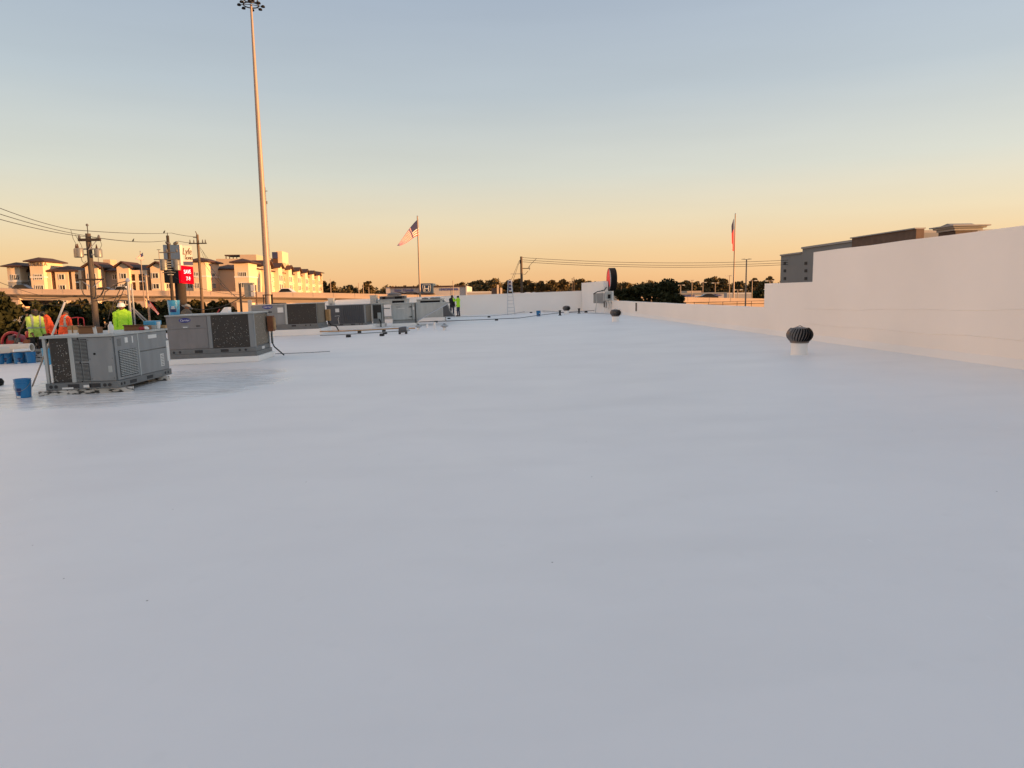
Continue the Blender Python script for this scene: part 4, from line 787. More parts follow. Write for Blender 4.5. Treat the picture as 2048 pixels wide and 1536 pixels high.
far_tree('dark round shrub right of the low sales building', 1519, 580, 190, 28, 'round', 230, 'leaf_dark', 900, .4, 'shrub')
# trees below the overpass on the left
LT = [('dark oak at the left picture edge behind the rolls', -6, 583, 60, 70, 'round', 'leaf_palm', 3800), ('shaded olive tree under the overpass beside the orange shirts', 112, 607, 100, 66, 'round', 'leaf_dark', 2200), ('shaded olive tree left of the transformer pole base', 158, 603, 104, 60, 'round', 'leaf_olive', 2200), ('shaded tree right of the transformer pole base', 222, 604, 100, 60, 'round', 'leaf_dark', 2200),
      ('dark tree under the overpass beside the striped flag', 268, 608, 105, 54, 'round', 'leaf_dark', 2000), ('olive tree behind the pale blue bucket', 322, 606, 100, 60, 'round', 'leaf_dark', 2000), ('dark tree under the overpass left of the white wedge hood', 392, 604, 102, 62, 'round', 'leaf_olive', 2000), ('low tree under the overpass above the white wedge hood', 438, 605, 105, 50, 'round', 'leaf_olive', 1800), ('dark shrub under the overpass near the lime vest', 66, 618, 98, 54, 'round', 'leaf_dark', 1800), ('low dark shrub behind the helmeted worker', 292, 622, 92, 60, 'round', 'leaf_dark', 1600)]
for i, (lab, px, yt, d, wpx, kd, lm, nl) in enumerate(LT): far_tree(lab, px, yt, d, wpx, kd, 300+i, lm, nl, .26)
# ------------------------------------------------------------------ overpass
OP = [(-420, 565, 122), (0, 577, 124), (240, 580, 126), (650, 585.5, 132), (920, 591.5, 136), (1350, 594, 140), (1700, 600, 146)]
pts = [AD(x, y, d) for x, y, d in OP]
def sweep(mb, prof, P):
    vs = []
    for i, p in enumerate(P):
        tn = P[min(i+1, len(P)-1)]-P[max(i-1, 0)]; n_ = V((-tn.y, tn.x, 0)).normalized()
        for (v_, z) in prof: vs.append(p+n_*v_+V((0, 0, z if z > -90 else GROUND-p.z)))
    k = len(prof); mb.add(vs, [(i*k+j, i*k+(j+1) % k, (i+1)*k+(j+1) % k, (i+1)*k+j) for i in range(len(P)-1) for j in range(k)]+[tuple(range(k)), tuple((len(P)-1)*k+j for j in range(k))])
t = thing('overpass', 'long concrete highway overpass running behind the roof', 'overpass', (0, 0, 0))
mb = MB(); sweep(mb, [(0, 0), (.25, 0), (.4, -.85), (.4, -1.0), (-.12, -1.0), (-.12, -.8), (0, -.8)], pts); mb.build('near_parapet', 'concrete', t)
mb = MB(); sweep(mb, [(11.6, 0), (11.9, 0), (12, -1), (11.5, -1)], pts); mb.build('far_parapet', 'concrete', t)
mb = MB(); sweep(mb, [(.3, -.98), (11.6, -.98), (11.6, -1.2), (.3, -1.2)], pts); mb.build('deck', 'concrete_dk', t)
for v_ in (.9, 3.5, 6.1, 8.7, 10.9): mb = MB(); sweep(mb, [(v_, -1.2), (v_+.45, -1.2), (v_+.45, -2.0), (v_, -2.0)], pts[:5]); mb.build('girder', 'concrete_dk', t)
mb = MB(); sweep(mb, [(.1, -1.0), (.5, -1.0), (.5, -99), (.1, -99)], pts[4:]); mb.build('retaining_wall', 'concrete', t)
def along(px):
    for i in range(len(OP)-1):
        if OP[i][0] <= px <= OP[i+1][0]: f = (px-OP[i][0])/(OP[i+1][0]-OP[i][0]); return pts[i].lerp(pts[i+1], f)
for px in (22, 275, 520, 720):
    p = along(px); z1 = p.z-2.0; mb = MB(); mb.hexa([(p.x-1.3, p.y+1.5, z1-1.5), (p.x+1.3, p.y+1.5, z1-1.5), (p.x+1.3, p.y+9.5, z1-1.5), (p.x-1.3, p.y+9.5, z1-1.5), (p.x-1.3, p.y-.6, z1+.6), (p.x+1.3, p.y-.6, z1+.6), (p.x+1.3, p.y+.85, z1-.01), (p.x-1.3, p.y+.85, z1-.01)])
    mb.box(p.x-1.3, p.x+1.3, p.y-.4, p.y+11.4, z1-1.2, z1-.01); pr_ = mb.build('pier_cap', 'concrete', t)
    MB().box(p.x-.9, p.x+.9, p.y+4.3, p.y+6.6, GROUND, z1-1.2).build('pier_column', 'concrete_dk', t, bev=.15)
for k in range(36):
    f = k/36; i = 1+int(f*4); 
    px = 0+1500*f; p = along(px); MB().box(p.x-.03, p.x+.03, p.y-.02, p.y+.03, p.z-.8, p.z-.0).build('parapet_joint', 'concrete_dk', t)
def car(label, loc, rot, mt, group=None, s=1.0, suv=False):
    t = thing('car', label, 'car', loc, rot, group); h = 1.45 if not suv else 1.75; L = 4.6
    prof = [(-2.3, .35), (-2.28, .75), (-1.9, .92), (-1.0, .98), (1.6, 1.0), (2.2, .92), (2.3, .6), (2.3, .35)]
    MB().prism([(x, -.88, z) for x, z in prof], (0, 1.76, 0)).build('body', mt, t, bev=.06)
    cb = [(-1.15, .95), (-.45, h-.06), (.0, h), (.9, h-.03), (1.75 if not suv else 2.0, .98)]
    mb = MB(); mb.prism([(x, -.72, z) for x, z in cb], (0, 1.44, 0)); mb.build('cabin', mt, t, bev=.05)
    gl = [(-1.0, 1.0), (-.42, h-.14), (.05, h-.1), (.85, h-.12), (1.5, 1.02)]
    for y in (-.735, .715): MB().prism([(x, y, z) for x, z in gl], (0, .02, 0)).build('side_window', 'glass_dark', t)
    MB().hexa([(-1.17, -.62, .98), (-1.17, .62, .98), (-1.1, .62, .99), (-1.1, -.62, .99), (-.5, -.58, h-.07), (-.5, .58, h-.07), (-.45, .58, h-.07), (-.45, -.58, h-.07)]).build('windscreen', 'glass_dark', t)
    for x in (-1.4, 1.4):
        for y in (-.86, .86): wh = MB().lathe([(.1, -.1), (.32, -.1), (.33, 0), (.32, .1), (.1, .1)], (x, y, .33), 20, axis=(0, 1, 0)).build('wheel', 'rubber', t, smooth=True); MB().lathe([(.02, -.105), (.2, -.11), (.2, .11), (.02, .105)], (x, y, .33), 14, axis=(0, 1, 0)).build('rim', 'alu', wh)
    for y in (-.6, .6): MB().box(-2.32, -2.26, y-.18, y+.18, .62, .76).build('headlight', 'paper', t); MB().box(2.27, 2.33, y-.18, y+.18, .7, .85).build('tail_light', 'red_paint', t)
    return t
def on_deck(px, v): p = along(px); return V((p.x, p.y+v, p.z-.98))
car('dark car roof on the overpass at the left picture edge', on_deck(4, 5), .04, 'car_dark', suv=True); car('dark car on the overpass beside the transformer pole', on_deck(181, 4), .04, 'car_dark')
car('white car on the overpass by the transformer pole', on_deck(200, 7.5), .04, 'car_white', suv=True); car('white sedan on the overpass right of the light mast', on_deck(557, 3.2), .04, 'car_white', suv=True)
for i, (px, d, mt, lab) in enumerate(((24, 95, 'car_white', 'pale parked car below the roof at the left edge'), (8, 80, 'car_dark', 'dark parked car below the roof at the left edge'), (54, 84, 'car_dark', 'dark parked car below the roof behind the lime vest'), (215, 84, 'car_white', 'white parked car seen just right of the transformer pole'), (300, 84, 'car_red', 'red parked car below the roof by the striped flag'), (176, 80, 'car_dark', 'dark parked car left of the transformer pole'))):
    q = AD(px, 650, d); car(lab, (q.x, q.y, GROUND+.015), .3*i, mt, suv=i % 2 == 0)
# ------------------------------------------------------------------ apartments
A0 = AD(498, 580, 166); RA = math.radians(4.6); ua = V((math.cos(RA), math.sin(RA), 0)); va = V((-math.sin(RA), math.cos(RA), 0)); A0.z = 0
ap = thing('apartment_building', 'long cream apartment block with brown hip roofs and corner towers', 'building', (A0.x, A0.y, GROUND), RA)
def hitF(x, y, v=0):        # pixel on the plane v -> (u, z above ground)
    d = D(x, y); o = A0+va*v; t_ = (V((o.x, o.y, 0))-V((CAMP.x, CAMP.y, 0))).dot(va)/d.dot(va); q = CAMP+d*t_; return (V((q.x, q.y, 0))-A0).dot(ua), q.z-GROUND
def hitS(x, y, u):          # pixel on the plane u (right wing) -> (v, z)
    d = D(x, y); o = A0+ua*u; t_ = (V((o.x, o.y, 0))-V((CAMP.x, CAMP.y, 0))).dot(ua)/d.dot(ua); q = CAMP+d*t_; return (V((q.x, q.y, 0))-A0).dot(va), q.z-GROUND
def hip(par, u0, u1, v0, v1, z, h, ov=.55):
    h *= .5
    mb = MB(); a, b, c, d = u0-ov, u1+ov, v0-ov, v1+ov; k = min((b-a), (d-c))/2
    if b-a > d-c: r0, r1 = (a+k, (c+d)/2), (b-k, (c+d)/2)
    else: r0, r1 = ((a+b)/2, c+k), ((a+b)/2, d-k)
    mb.add([(a, c, z), (b, c, z), (b, d, z), (a, d, z), (r0[0], r0[1], z+h), (r1[0], r1[1], z+h), (a, c, z-.25), (b, c, z-.25), (b, d, z-.25), (a, d, z-.25)],
           ([(0, 1, 5, 4), (1, 2, 5), (2, 3, 4, 5), (3, 0, 4)] if b-a > d-c else [(0, 1, 4), (1, 2, 5, 4), (2, 3, 5), (3, 0, 4, 5)])+[(6, 9, 8, 7), (0, 6, 7, 1), (1, 7, 8, 2), (2, 8, 9, 3), (3, 9, 6, 0)])
    return mb.build('roof', 'tile_roof', par)
def gable(par, u0, u1, v0, v1, z, h, ov=.7):
    m = (u0+u1)/2; mb = MB()
    for a, b in ((u0-ov, m), (m, u1+ov)):
        za, zb_ = (z-.2, z+h) if a < m-1e-6 and b == m else (z+h, z-.2)
        mb.hexa([(a, v0-ov, za), (b, v0-ov, zb_), (b, v1, zb_), (a, v1, za), (a, v0-ov, za+.25), (b, v0-ov, zb_+.25), (b, v1, zb_+.25), (a, v1, za+.25)])
    mb.build('gable_roof', 'tile_roof', par)
    mb = MB().prism([(u0, v0+.02, z-.1), (u1, v0+.02, z-.1), (m, v0+.02, z+h*.9)], (0, .3, 0)); mb.build('gable_wall', 'stucco_cream', par)
def win(par, u0, u1, v, z0, z1, panes=2, side=False, arch=False):
    T = (lambda a, b, c, d, e, f: (a, b, v+c, v+d, e, f)) if not side else (lambda a, b, c, d, e, f: (v-d, v-c, a, b, e, f))
    mb = MB(); fr = .12
    mb.box(*T(u0, u1, -.10, -.02, z1-fr, z1)); mb.box(*T(u0, u1, -.10, -.02, z0, z0+fr)); mb.box(*T(u0, u0+fr, -.099, -.02, z0+fr, z1-fr)); mb.box(*T(u1-fr, u1, -.099, -.02, z0+fr, z1-fr))
    o = mb.build('window', 'trim_white', par); n = panes; W_ = (u1-u0-2*fr)
    for k in range(n):
        a = u0+fr+W_*k/n; b = u0+fr+W_*(k+1)/n-(.10 if k < n-1 else 0); MB().box(*T(a, b, -.05, .0, z0+fr, z1-fr)).build('pane', 'glass_dark', o)
        if k < n-1: MB().box(*T(b, b+.10, -.098, -.02, z0+fr, z1-fr)).build('mullion', 'trim_white', o)
ZL = [(546.5, 558), (568, 579)]                   # pixel rows of the two visible storeys
def storeys(v, x): return [(hitF(x, b, v)[1], hitF(x, a, v)[1]) for a, b in ZL]
STO = storeys(0, 250)
LOWER = [(z0-3.5, z1-3.5) for z0, z1 in STO[1:]]+[(z0-7, z1-7) for z0, z1 in STO[1:]]
def seg(x0, x1, ytop, v, mt, depth=14, name='wall'):
    u0 = hitF(x0, 560, v)[0]; u1 = hitF(x1, 560, v)[0]; z = hitF((x0+x1)/2, ytop, v)[1]
    MB().box(u0, u1, v, v+depth, 0, z).build(name, mt, ap); return u0, u1, z
def wins(v, spans, panes=2, z=None):
    for (x0, x1) in spans:
        u0, u1 = hitF(x0, 560, v)[0], hitF(x1, 560, v)[0]
        for (z0, z1) in (z or STO+LOWER): win(ap, u0, u1, v, z0, z1, panes)
def tower(x0, x1, ytop, v, depth, panes=4, wx=None, mt='stucco_cream', low=None):
    u0, u1, z = seg(x0, x1, ytop, v, mt, depth, 'tower_wall'); hip(ap, u0, u1, v, v+depth, z, 1.7, .9); MB().box(u0-.12, u1+.12, v-.12, v+depth, z*.78, z*.80).build('band', 'trim_white', ap)
    if low: MB().box(u0-.04, u1+.04, v-.04, v+depth*.5, 0, z*.775).build('lower_cladding', low, ap)
    if wx: wins(v-(.05 if low else 0), [wx], panes)
    return u0, u1, z
def balcony(x0, x1, ytop, v, cols=1):
    u0, u1, z = seg(x0, x1, ytop, v+2.0, 'stucco_tan', 12); MB().box(u0, u1, v, v+2.0, z-.9, z).build('balcony_lintel', 'stucco_cream', ap)
    for k in range(cols+1): u = u0+(u1-u0-.7)*k/cols; MB().box(u, u+.7, v, v+2.0, 0, z-.9).build('balcony_column', 'stucco_cream', ap)
    for (z0, z1) in STO+LOWER:
        MB().box(u0+.01, u1-.01, v+.02, v+2.0, z0-.75, z0-.45).build('balcony_slab', 'trim_white', ap)
        rl = MB().box(u0+.05, u1-.05, v+.06, v+.12, z0+.55, z0+.63).build('railing', 'black', ap); mb = MB(); n = int((u1-u0)/.25)
        for k in range(n): a = u0+.1+k*.25; mb.box(a, a+.04, v+.07, v+.11, z0-.45, z0+.55)
        mb.build('baluster', 'black', rl)
        for k in range(cols): a = u0+(u1-u0)*(k+.3)/cols; win(ap, a, a+(u1-u0)*.4/cols, v+2.0, z0-.4, z1, 2)
a = tower(16, 42, 531.5, 0, 8, 4, (24, 40), low='stucco_grey'); u0, u1, z = seg(42, 62, 542, 3, 'stucco_grey'); hip(ap, u0, u1+1, 3, 15, z, 2.4); wins(3, [(56, 61)], 1)
tower(62, 88, 521.5, -1.5, 9, 4, (69, 86))
ub, _ = hitF(75, 527, -1.5); zz_ = hitF(75, 529, -1.5)[1]; text('tower_sign', 'STRATA', 1.15, 'sign_brown', ap, (ub, -1.62, zz_), FRONT, .03)
balcony(88.5, 111, 541, 0); u0, u1, z = seg(111, 137, 541, 0, 'stucco_cream'); wins(0, [(118, 130)]); seg(137, 152, 541, 3, 'stucco_grey')
uA, _ = hitF(88, 560); uB, _ = hitF(153, 560); hip(ap, uA+1, uB, 0, 14, z, 2.4)
balcony(152, 172, 541, 0); u0, u1, z2 = seg(172, 197, 534, -1, 'stucco_cream'); gable(ap, u0, u1, -1, 8, z2, 1.1); wins(-1, [(177.5, 184), (187, 193)], 1)
seg(197, 235, 541, 3, 'stucco_grey'); wins(3, [(201, 207), (225, 235)]); u0, u1, z2 = seg(235, 259, 534, -1, 'stucco_cream'); gable(ap, u0, u1, -1, 8, z2, 1.1); wins(-1, [(242, 254)])
balcony(259, 302, 541, 0, 2); u0, u1, z2 = seg(302, 328, 534, -1, 'stucco_cream'); gable(ap, u0, u1, -1, 8, z2, 1.1); wins(-1, [(305, 318)])
seg(328, 386, 541, 0, 'stucco_cream'); wins(0, [(332, 342), (352, 363), (374, 385)]); uA, _ = hitF(150, 560); uB, _ = hitF(386, 560); hip(ap, uA, uB, 2, 16, z, 3.0)
u0, u1, zE = tower(386, 413, 521.5, -1.5, 11, 3, (391.5, 402)); 
for (z0, z1) in STO+LOWER: win(ap, 2.5, 5.5, u1, z0, z1, 3, True)
MB().box(u1-3, u1+.0, 9.5, 16, 0, z).build('wall', 'stucco_cream', ap)
for (z0, z1) in STO: win(ap, 11, 13, u1, z0, z1, 2, True)
u0, u1, z3 = seg(434, 466, 538.5, 12, 'stucco_cream'); wins(12, [(451, 463)], 2); wins(12, [(436.5, 441.5)], 1); seg(466, 474, 538, 14, 'stucco_grey'); uA, _ = hitF(424, 560, 12); uB, _ = hitF(478, 560, 12); hip(ap, uA, uB, 12, 24, z3, 2.6)
u0, uF, zF = tower(470, 498, 523.5, 0, 9, 4, (478.5, 494))
# right wing, facing right
v0 = 9.0; vE, zW = hitS(637, 556, uF); vE = max(80, min(vE, 125)); zW = z3
MB().box(uF-14, uF, v0, vE, 0, zW).build('wing_wall', 'stucco_cream', ap); hip(ap, uF-14, uF, v0, vE, zW, 2.6)
MB().box(uF-.5, uF+.5, vE, vE+7, 0, zW+2.2).build('tower_wall', 'stucco_cream', ap); MB().box(uF-7, uF+.5, vE-.5, vE+7.5, 0, zW+2.5).build('tower_wall', 'stucco_cream', ap); hip(ap, uF-7, uF+.5, vE-.5, vE+7.5, zW+2.5, 1.7, .8)
nb = 7; step_ = (vE-v0)/nb
for k in range(nb):
    a = v0+k*step_+step_*.30; b = a+step_*.36; MB().box(uF, uF+1.3, a, b, 0, zW+1.0).build('bay_wall', 'stucco_cream', ap)
    m = (a+b)/2; mb = MB()
    for (p_, q_, za, zb_) in ((a-.7, m, zW+.8, zW+2.1), (m, b+.7, zW+2.1, zW+.8)): mb.hexa([(uF-5, p_, za), (uF+2.0, p_, za), (uF+2.0, q_, zb_), (uF-5, q_, zb_), (uF-5, p_, za+.25), (uF+2.0, p_, za+.25), (uF+2.0, q_, zb_+.25), (uF-5, q_, zb_+.25)])
    mb.build('gable_roof', 'tile_roof', ap); MB().prism([(uF+1.0, a, zW+.98), (uF+1.0, b, zW+.98), (uF+1.0, m, zW+2.1)], (.28, 0, 0)).build('gable_wall', 'stucco_cream', ap)
    for (z0, z1) in STO+LOWER:
        win(ap, a+.5, a+2.2, uF+1.3, z0-.3, z1+.1, 1, True); win(ap, b-2.2, b-.5, uF+1.3, z0-.3, z1+.1, 1, True); win(ap, b+.9, b+3.2, uF, z0-.4, z1+.1, 2, True)
        MB().box(uF, uF+1.0, b+3.6, b+step_*.34, z0-.6, z0-.35).build('balcony_slab', 'trim_white', ap); MB().box(uF-.02, uF+.05, b+3.8, b+step_*.3, z0-.35, z1).build('balcony_recess', 'glass_dark', ap); MB().box(uF+.9, uF+.96, b+3.6, b+step_*.34, z0+.5, z0+.6).build('railing', 'black', ap)
# rooftop amenity block
u0, _ = hitF(432, 520, 22); u1, z1 = hitF(512, 509, 22); um, zm = hitF(480, 516.5, 22)
MB().box(u0, um, 22, 34, 10, hitF(455, 517.5, 22)[1]).build('upper_wall', 'stucco_tan', ap); MB().box(um, u1, 22, 46, 10, z1).build('upper_wall', 'stucco_tan', ap)
pg0, pgz = hitF(449, 509.5, 23); MB().box(pg0, um, 23, 30, pgz-.3, pgz).build('pergola_roof', 'sign_brown', ap)
for k in range(5): MB().box(pg0+.2+(um-pg0-.5)*k/4, pg0+.4+(um-pg0-.5)*k/4, 23.1, 23.3, pgz-2.6, pgz-.3).build('pergola_post', 'sign_brown', ap)
u2, z2 = hitF(563, 502, 40); MB().box(u1-2, u2, 40, 52, 8, hitF(540, 525, 40)[1]).build('upper_wall', 'stucco_cream', ap); ua2, zb2 = hitF(545, 517, 40); MB().box(ua2+1.0, u2, 40.5, 50, 8, z2).build('upper_wall', 'stucco_cream', ap)
MB().box(ua2, u2-1.1, 39.6, 39.9, zb2, z2-.3).build('billboard', 'sign_navy', ap); MB().box(ua2+.1, u2-1.2, 39.9, 40.3, zb2-1.8, zb2).build('billboard_base', 'sign_brown', ap)
u3, z3_ = hitF(206, 519, 20); u4, _ = hitF(220, 519, 20); MB().box(u3, u4, 20, 24, 10, z3_).build('roof_plant', 'stucco_tan', ap)
# ------------------------------------------------------------------ poles, wires, sign, mast
def wire(name, label, a, b, sag, r_, n=14, cat='wire'):
    pt_ = [a.lerp(b, k/n)-V((0, 0, sag*4*(k/n)*(1-k/n))) for k in range(n+1)]
    o0 = pt_[0]; o = MB().tube([p-o0 for p in pt_], r_, 5).build(name, 'wire', loc=o0); return tag(o, label, cat)
b1 = AD(200, 655, 33); d1 = 33
t, h1 = pole_thing('utility_pole', 'thick utility pole with grey transformers on the left', 'utility pole', 193, 655, 467, d1, .185, .115, 'pole_concrete'); P1 = V(t.location)
def l1(x, y): return AY(x, y, P1.y)-P1
def rel(t, x, y, d): return AY(x, y, t.location.y)-V(t.location)
MB().tube([(0, 0, h1-.02), (0, 0, h1+.35)], .02, 6).build('pole_pin', 'pole_dark', t); MB().lathe([(.03, 0), (.06, .04), (.05, .1), (.02, .12)], (0, 0, h1+.33), 10).build('insulator', 'unit_dark', t)
za = l1(186, 480).z; MB().box(-.38, .62, -.2, -.08, za-.06, za+.06).build('cross_arm', 'pole_dark', t, bev=.01)
for x in (-.33, .55): MB().lathe([(.05, 0), (.06, .06), (.03, .16)], (x, -.14, za+.06), 10).build('insulator', 'unit_dark', t)
MB().tube([(.45, -.14, za-.03), (.05, -.14, za-.45)], .02, 6).build('arm_brace', 'galv', t)
zt0, zt1 = l1(180, 515).z, l1(180, 497).z
for x, y, s in ((-.48, -.1, 1), (-.28, -.32, 1), (.42, -.05, .95)):
    hh = (zt1-zt0)*s; tk = MB().lathe([(.15, 0), (.17, .02), (.17, hh*.88), (.14, hh), (.02, hh*1.03)], (x, y, zt0), 18).build('transformer', 'transformer', t, smooth=True)
    MB().lathe([(.03, 0), (.05, .05), (.03, .12), (.02, .2)], (x-.06, y, zt0+hh), 8).build('bushing', 'sign_brown', tk)
MB().box(-.5, .45, -.06, .06, zt0+.1, zt0+.16).build('transformer_bracket', 'galv', t); MB().box(-.5, .45, -.06, .06, zt0+.36, zt0+.42).build('transformer_bracket', 'galv', t)
zc = l1(190, 559).z; MB().box(-.62, .62, -.16, -.06, zc-.035, zc+.035).build('lower_arm', 'pole_dark', t); 
for s in (-1, 1): MB().tube([(s*.5, -.1, zc), (0, -.1, zc-.4)], .018, 6).build('arm_brace', 'galv', t)
def loop(pp, r_=.018, nm='jumper_cable'):
    MB().tube([l1(x, y)+V((0, -.15, 0)) for x, y in pp], r_, 6).build(nm, 'wire', t)
loop([(145, 459), (150, 478), (160, 496), (163, 506)], .010); loop([(154, 470), (160, 480), (166, 490), (168, 497)], .010); loop([(196, 476), (204, 482), (207, 490), (203, 500), (202, 512)], .010); loop([(164, 505), (166, 515), (168, 523), (172, 527), (176, 522)], .012); loop([(200, 516), (200, 528), (208, 535), (212, 548), (212, 559)], .012)
loop([(167, 560), (166, 575), (170, 588), (180, 594), (190, 594)], .022); loop([(212, 560), (213, 575), (208, 588), (200, 595), (193, 597)], .022); loop([(209, 560), (211, 578), (204, 592), (196, 597)], .02); loop([(190, 594), (168, 590), (140, 594), (100, 598), (60, 597), (0, 590)], .014); loop([(195, 602), (230, 596), (250, 588), (262, 592)], .016); loop([(185, 606), (160, 610), (120, 611), (60, 606)], .014)
pm2, h2 = pole_thing('utility_pole', 'dark utility pole in front of the script sign', 'utility pole', 345, 600, 471, 62, .17, .12, 'pole_dark'); t = pm2
MB().tube([(0, 0, h2), (0, 0, h2+.25)], .03, 6).build('pole_pin', 'pole_dark', t)
for (x, y) in ((331, 484), (356, 484)): MB().lathe([(.05, 0), (.14, .1), (.14, .35), (.06, .45)], rel(t, x, y, 62), 10, axis=(1 if x < 340 else -1, 0, -.5)).build('strain_insulator', 'unit_dark', t)
for y, w_ in ((505, .75), (519, 1.25), (545, .6)): z = rel(t, 345, y, 62).z; MB().box(-w_, w_*.8, -.2, -.1, z-.04, z+.04).build('cross_arm', 'unit_dark', t)
for x, y in ((335, 503), (355, 503)): MB().lathe([(.05, 0), (.1, .1), (.05, .3)], rel(t, x, y+2, 62)+V((0, -.15, 0)), 10).build('insulator', 'unit_dark', t)
for x, y, s in ((329, 541, 1), (355, 541, .9)): q = rel(t, x, y, 62); MB().lathe([(.28*s, 0), (.32*s, .04), (.32*s, .85), (.26*s, .95), (.03, 1.0)], q, 16).build('transformer', 'transformer', t, smooth=True)
for k in range(6): z = rel(t, 345, 550-5*k, 62).z; MB().box(-.18, .18, -.2, .2, z, z+.06).build('strap', 'unit_grey_light', t)
t3, h3 = pole_thing('utility_pole', 'weathered utility pole with a short cross arm right of the sign', 'utility pole', 404, 600, 469, 66, .17, .11, 'pole_wood')
t = t3; z = rel(t, 400, 487, 66).z; MB().box(-.75, .85, -.2, -.1, z-.05, z+.05).build('cross_arm', 'pole_dark', t)
for x in (-.65, -.3, .5, .75): MB().lathe([(.05, 0), (.06, .1), (.03, .3)], (x, -.15, z+.05), 8).build('insulator', 'unit_dark', t)
MB().tube([(0, 0, h3-.05), (-.15, 0, h3+.3)], .04, 6).build('pole_pin', 'pole_wood', t); MB().box(-.4, 0, -.05, .05, rel(t, 400, 475, 66).z-.03, rel(t, 400, 475, 66).z+.03).build('stub_arm', 'pole_dark', t)
for k, (ex, ey) in enumerate(((418, 520), (414, 530))): MB().tube([(0, .1, rel(t, 405, 490, 66).z), rel(t, ex, ey, 68)], .012, 5).build('guy_wire', 'wire', t)
Y1p, Y2p, Y3p = P1.y, pm2.location.y, t3.location.y
W1 = [('upper power line running off the left picture edge', (-60, 392), (145, 459.5)), ('middle power line running off the left picture edge', (-60, 408), (184, 473)), ('lower power line running off the left picture edge', (-60, 421), (178, 474))]
for lab, a, b in W1: wire('power_line', lab, AY(*a, Y1p-11), AY(*b, Y1p-.2), .12, .012)
WT = (AY(145, 459.5, Y1p-.2), AY(343, 466, Y2p), .1); WB = (AY(184, 474, Y1p-.2), AY(331, 481.5, Y2p), .16)
wire('power_line', 'top power line from transformer pole to dark pole', *WT, .016); wire('power_line', 'power line with a bird between transformer pole and dark pole', *WB, .018)
wire('power_line', 'top power line from dark pole to weathered pole', AY(343, 466, Y2p), AY(394, 473.5, Y3p), .06, .02); wire('power_line', 'lower power line from dark pole to weathered pole', AY(356, 482, Y2p), AY(394, 486, Y3p), .06, .02)
for k, (a, b) in enumerate((((404, 500), (470, 593)), ((404, 520), (480, 598)), ((350, 555), (500, 590)))): wire('service_line', 'thin service line dropping right from the poles, '+('upper', 'middle', 'lower')[k], AY(*a, Y3p), AY(*b, 46), .4, .014)
wire('service_line', 'low service line crossing before the overpass at left', AY(-40, 548, 30), AY(92, 593, 40), .1, .012); wire('service_line', 'black cable sagging toward the electrical cabinet', AY(345, 600, Y2p), AY(500, 583, 46), 1.0, .03)
for i, (wr_, f) in enumerate(((WT, .87), (WB, .40))):
    q = wr_[0].lerp(wr_[1], f)-V((0, 0, wr_[2]*4*f*(1-f))); s = 1.1 if i == 0 else .8
    t = thing('bird', ('small bird on the top wire left of the dark pole', 'small bird on the lower wire right of the transformer pole')[i], 'bird', q)
    MB().lathe([(.005, -.13*s), (.04*s, -.08*s), (.055*s, 0), (.04*s, .06*s), (.008, .09*s)], (0, 0, .10*s), 10, axis=(.5, 0, .8)).build('body', 'black', t, smooth=True); MB().lathe([(.005, -.03), (.03, 0), (.005, .04)], (.05*s, 0, .2*s), 8, axis=(1, 0, .2)).build('head', 'black', t, smooth=True)
# light mast
bm_ = AD(537, 590, 62); tz = AY(500, 9, bm_.y).z; t = thing('light_mast', 'very tall tapering light mast with a lamp ring at the top', 'light mast', (bm_.x, bm_.y, GROUND)); hm_ = tz-GROUND
MB().tube([(0, 0, 0), (0, 0, hm_*.35), (0, 0, hm_*.7), (0, 0, hm_)], [.37, .28, .19, .09], 16).build('shaft', 'pole_steel', t, smooth=True)
MB().tube([(.27, -.1, hm_*.25), (.2, -.1, hm_*.45)], .02, 6).build('cable', 'wire', t)
for rr_, zz in ((.62, hm_-.05), (.55, hm_+.35)): MB().tube([(rr_*math.cos(a), rr_*math.sin(a), zz) for a in [2*math.pi*k/20 for k in range(21)]], .05, 8).build('lamp_ring', 'unit_dark', t)
for k in range(4): a = math.pi/2*k+.3; MB().tube([(0, 0, hm_), (.62*math.cos(a), .62*math.sin(a), hm_-.05)], .03, 6).build('ring_spoke', 'unit_dark', t); MB().tube([(.6*math.cos(a), .6*math.sin(a), hm_-.05), (.55*math.cos(a), .55*math.sin(a), hm_+.35)], .025, 6).build('ring_post', 'unit_dark', t)
for k in range(8):
    a = 2*math.pi*k/8+.2; c_ = V((.95*math.cos(a), .95*math.sin(a), hm_-.10)); lp = MB().lathe([(.05, .12), (.13, .08), (.17, -.02), (.16, -.05), (.02, -.05)], c_, 14).build('floodlight', 'black', t, smooth=True); MB().tube([(.6*math.cos(a), .6*math.sin(a), hm_-.05), c_], .025, 6).build('lamp_arm', 'black', lp)
MB().box(-.25, .25, -.25, .25, hm_+.3, hm_+.9).build('winch_head', 'sign_brown', t)
MB().lathe([(.45, 0), (.3, .3)], n=12).build('base_flange', 'pole_steel', t)
# antenna beyond
q = AD(541, 560, 230); zt_ = AD(534, 378, 230).z; t = thing('antenna_tower', 'thin antenna tower behind the light mast', 'antenna', (q.x, q.y, GROUND)); hA = zt_-GROUND
for k in range(3): a = 2.1*k; MB().tube([(.5*math.cos(a), .5*math.sin(a), 0), (.12*math.cos(a), .12*math.sin(a), hA)], .06, 5).build('leg', 'unit_grey', t)
mb = MB()
for k in range(24): f = k/24; r1 = .5-.38*f; mb.box(-r1, r1, -.04, .04, hA*f, hA*f+.1)
mb.build('lattice', 'unit_grey', t); MB().box(-.4, .5, -.2, .2, hA*.88, hA*.9).build('dish_arm', 'unit_grey', t); MB().box(-.3, .7, -.2, .2, hA*.97, hA*.975).build('dish_arm', 'unit_grey', t)
